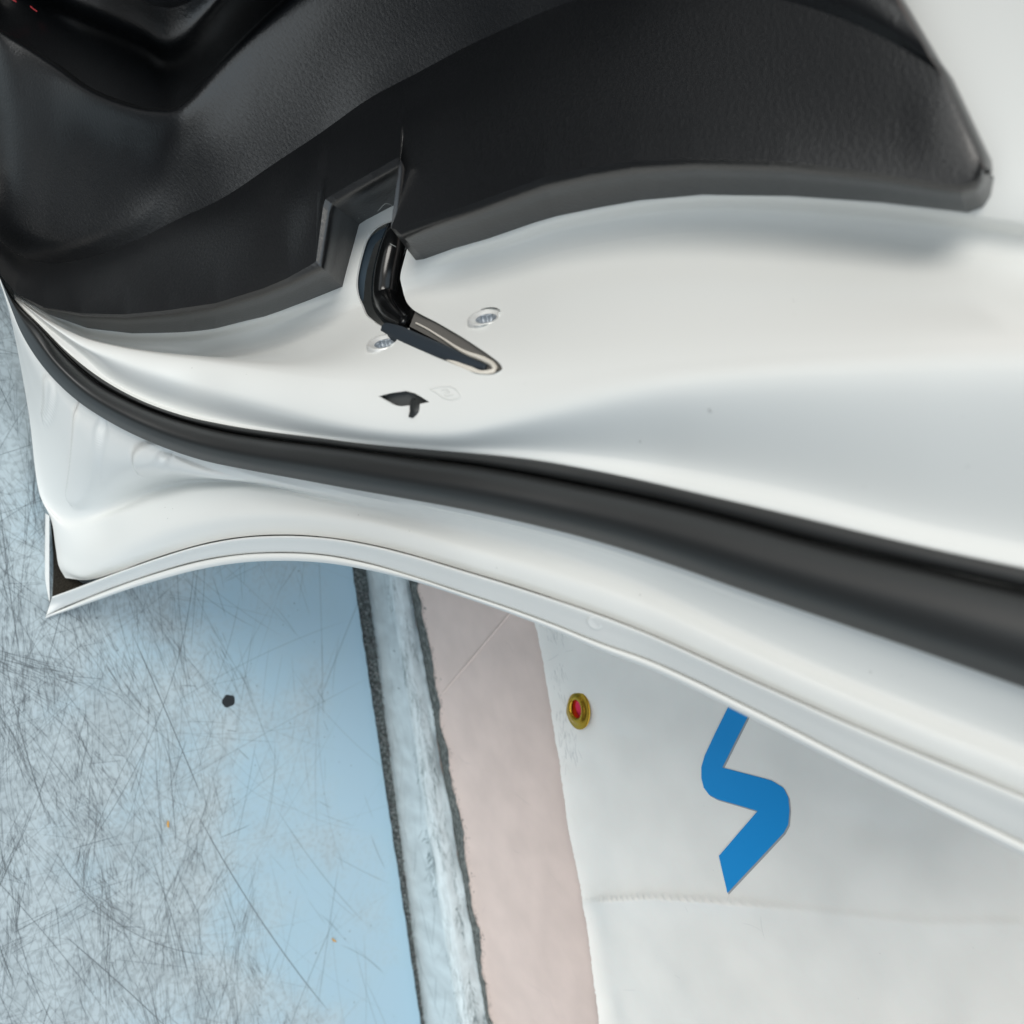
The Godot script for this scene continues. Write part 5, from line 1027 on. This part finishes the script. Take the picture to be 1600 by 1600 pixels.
	part("trim_end", sheet(end, Vector3(0, 1, 0)), black, trim)
	var st := Shape.new()
	var sp := pts("stitch")
	for i in [0, 2]:
		tube(PackedVector3Array([sp[i], (sp[i] + sp[i + 1]) / 2 + Vector3(0, 0, 0.6), sp[i + 1]]), PackedFloat32Array([0.5, 0.5]), 1.0, 8, st)
	part("red_stitches", st, plain(Color(0.7, 0.2, 0.22), 0.8), trim)

	build_latch(door, white, gloss_black)

	# specks and lint on the paint, a weld mark on the hem
	var sk := Shape.new()
	for called in ["specks", "low_specks"]:
		for p in pts(called):
			var r := rng.randf_range(0.1, 0.26)
			var a := rng.randf() * TAU
			var q := Vector3(cos(a), sin(a), 0) * r * rng.randf_range(0.6, 1.8)
			tube(PackedVector3Array([p - q, p, p + q]), PackedFloat32Array([r * 0.6, r, r * 0.5]), 0.5, 6, sk)
	var so := part("dust_specks", sk, plain(Color(0.36, 0.35, 0.33), 0.9), door)
	so.set_meta("kind", "stuff")
	var ls := Shape.new()
	var lp := pts("lint")
	for i in range(0, lp.size(), 3):
		tube(smooth_path(lp.slice(i, i + 3), 10), PackedFloat32Array([0.14, 0.24, 0.1]), 1.0, 6, ls)
	var lo := part("lint_fibres", ls, plain(Color(0.62, 0.63, 0.62), 0.9), door)
	lo.set_meta("kind", "stuff")
	var wm := part("weld_mark", lathe(PackedVector2Array([Vector2(3.6, -0.8), Vector2(3.4, 0.1), Vector2(2.9, 0.3), Vector2(2.3, 0.05), Vector2(0.02, 0.0)]), 32), white, door)
	wm.position = pts("weld_mark")[0] * MM
	wm.rotation_degrees = Vector3(0, 32, 0)

func screw_axes(i: int) -> Transform3D:
	var d := pts("screw%d" % i)
	var ax := d[2].normalized()
	var side := Vector3(0, 1, 0).cross(ax).normalized()
	return Transform3D(Basis(side, ax.cross(side), ax), d[0])

func screw_seat(i: int) -> PackedVector2Array:
	var p := PackedVector2Array()
	var f := screw_axes(i)
	for k in 48:
		var q := f * Vector3(cos(TAU * k / 48) * 8.9, sin(TAU * k / 48) * 8.9, 0)
		p.append(Vector2(q.x, q.y))
	if Geometry2D.is_polygon_clockwise(p):
		p.reverse()
	return p

func outline(called: String, times: int) -> PackedVector2Array:
	var p := round_poly(pts2(DOOR[called]), times)
	if Geometry2D.is_polygon_clockwise(p):
		p.reverse()
	return p

func build_latch(door: Node3D, white: Material, gloss_black: Material) -> void:
	var latch := Node3D.new()
	latch.name = "latch"
	door.add_child(latch, true)
	var steel := plain(Color(0.62, 0.6, 0.57), 0.38, 0.5, 1.0)
	var dull := plain(Color(0.45, 0.44, 0.425), 0.5, 0.5, 0.25)
	var blue_grey := plain(Color(0.2, 0.25, 0.29), 0.5)
	# the back of the slot
	var o := outline("slot", 1)
	var bs := Shape.new()
	var big := Geometry2D.offset_polygon(o, 2.0)[0]
	var tilt := pts("slot_plane")[0]
	var ids := []
	for p in big:
		ids.append(bs.put(Vector3(p.x, p.y, tilt.x * p.x + tilt.y * p.y + tilt.z - 24.0), Vector3(0, 0, 1)))
	var f := Geometry2D.triangulate_polygon(big)
	for t in range(0, f.size(), 3):
		bs.tri(ids[f[t]], ids[f[t + 1]], ids[f[t + 2]])
	part("slot_back", bs, gloss_black, latch)
	part("bumper", tube(smooth_path(pts("bumper"), 40), PackedFloat32Array([6.4, 7.8, 8.0, 7.4, 6.4, 4.2]), 0.75, 20), gloss_black, latch)
	var soft := plain(Color(0.17, 0.2, 0.23), 0.62, 0.4)
	part("rubber_rod", tube(smooth_path(pts("rod"), 40), PackedFloat32Array([3.4, 4.4, 4.6, 4.6, 4.3, 3.6, 2.0]), 0.9, 18), soft, latch)
	part("rim_cord", tube(smooth_path(pts("rim_cord"), 70), PackedFloat32Array([0.6, 0.6, 0.7, 1.0, 1.5, 1.3, 0.7, 0.55, 0.5]), 0.8, 10), plain(Color(0.86, 0.84, 0.8), 0.5), latch)
	part("steel_plate", sheet([smooth_path(pts("plate"), 24), smooth_path(pts("plate_low"), 24)]), dull, latch)
	part("housing", sheet([smooth_path(pts("housing_out"), 30), smooth_path(pts("housing_in"), 30)]), blue_grey, latch)
	var bd := pts("bumper")
	# the clip in the arrow-shaped hole
	var clip := Node3D.new()
	clip.name = "plastic_clip"
	door.add_child(clip, true)
	var cm := plain(Color(0.17, 0.18, 0.18), 0.5)
	var ar := outline("arrow", 0)
	var az := pts("tab")[0].z
	var cs := Shape.new()
	ids = []
	for p in Geometry2D.offset_polygon(ar, 1.0)[0]:
		ids.append(cs.put(Vector3(p.x, p.y, az - 2.5), Vector3(0, 0, 1)))
	f = Geometry2D.triangulate_polygon(Geometry2D.offset_polygon(ar, 1.0)[0])
	for t in range(0, f.size(), 3):
		cs.tri(ids[f[t]], ids[f[t + 1]], ids[f[t + 2]])
	part("clip_back", cs, plain(Color(0.3, 0.31, 0.31), 0.6), clip)
	var ta := smooth_path(pts("tab"), 16)
	var tb := smooth_path(pts("tab_side"), 16)
	var drop := PackedVector3Array()
	var drop2 := PackedVector3Array()
	for i in 16:
		drop.append(ta[i] - Vector3(0, 0, 3))
		drop2.append(tb[i] - Vector3(0, 0, 3))
	part("clip_tab", sheet([drop, ta, tb, drop2]), cm, clip)
	# the pressed emblem: a fine raised line in the paint
	var em := part("pressed_emblem", tube(smooth_path(pts("emblem"), 60), PackedFloat32Array([0.28, 0.28]), 0.5, 8), white, door)
	part("inner_line", tube(smooth_path(pts("emblem_in"), 30), PackedFloat32Array([0.28, 0.28]), 0.5, 8), white, em)
	# countersunk latch screws with a six-lobe drive
	for i in 2:
		var s := Node3D.new()
		s.name = "latch_screw"
		s.transform = screw_axes(i)
		s.position *= MM
		door.add_child(s, true)
		var zinc := plain(Color(0.9, 0.9, 0.89), 0.4, 0.5, 0.4)
		var head := lathe(PackedVector2Array([Vector2(9.6, -4.6), Vector2(9.2, -3.2), Vector2(8.6, -0.4), Vector2(8.0, 0.25), Vector2(7.4, 0.3), Vector2(6.4, -0.1), Vector2(4.9, -0.8)]), 60)
		part("head", head, zinc, s)
		var rec := Shape.new()
		var rr := []
		for p in [[4.9, -0.8, 0.0], [4.2, -0.95, 0.35], [3.9, -1.2, 0.8], [3.8, -4.0, 0.8], [0.05, -4.2, 0.0]]:
			var ring := PackedVector3Array()
			for q in 73:
				var a: float = TAU * q / 72.0
				var rad: float = p[0] + p[2] * cos(a * 6.0)
				ring.append(Vector3(cos(a) * rad, sin(a) * rad, p[1]))
			rr.append(ring)
		sheet(rr, Vector3(0, 0, 1), [], rec)
		part("drive_recess", rec, plain(Color(0.62, 0.65, 0.68), 0.45, 0.5, 0.5), s)

func build_small_things() -> void:
	# a dark screw hole in the sheet and two crumbs
	var hole := thing("screw_hole", "dark round screw hole in the pale floor sheet", "hole", Transform3D(Basis.IDENTITY, Vector3(0.1387, 0, -0.3239)))
	var s := Shape.new()
	var n := noise(FastNoiseLite.TYPE_SIMPLEX, 0.4, 61, 3)
	var rr := []
	for p in [[4.9, 0.05], [4.2, 0.35], [3.3, 0.3], [2.2, 0.25], [0.02, 0.2]]:
		var ring := PackedVector3Array()
		for q in 49:
			var a := TAU * (q % 48) / 48.0
			var rad: float = p[0] * (1.0 + 0.16 * n.get_noise_2d(cos(a) * 1.6, sin(a) * 1.6))
			ring.append(Vector3(cos(a) * rad, p[1], sin(a) * rad))
		rr.append(ring)
	sheet(rr, Vector3.UP, [], s)
	part("dirt_plug", s, plain(Color(0.2, 0.215, 0.225), 0.9, 0.2), hole)
	for k in 2:
		var c := thing("yellow_crumb", "tiny yellow crumb on the scratched part of the floor sheet" if k == 0 else "tiny yellow crumb near the clean edge of the floor sheet", "crumb", Transform3D(Basis.from_euler(Vector3(0, 0.8 * k, 0)), Vector3(0.22, 0.001, -0.2785) if k == 0 else Vector3(0.3376, 0.001, -0.4117)), "yellow crumbs on the floor sheet")
		part("flake", tube(PackedVector3Array([Vector3(-2.2, 0, 0), Vector3(0, 0.3, 0.4), Vector3(2.4, 0, 0)]), PackedFloat32Array([0.6, 1.2, 0.7]), 0.6, 8), plain(Color(0.82, 0.6, 0.22), 0.7), c)
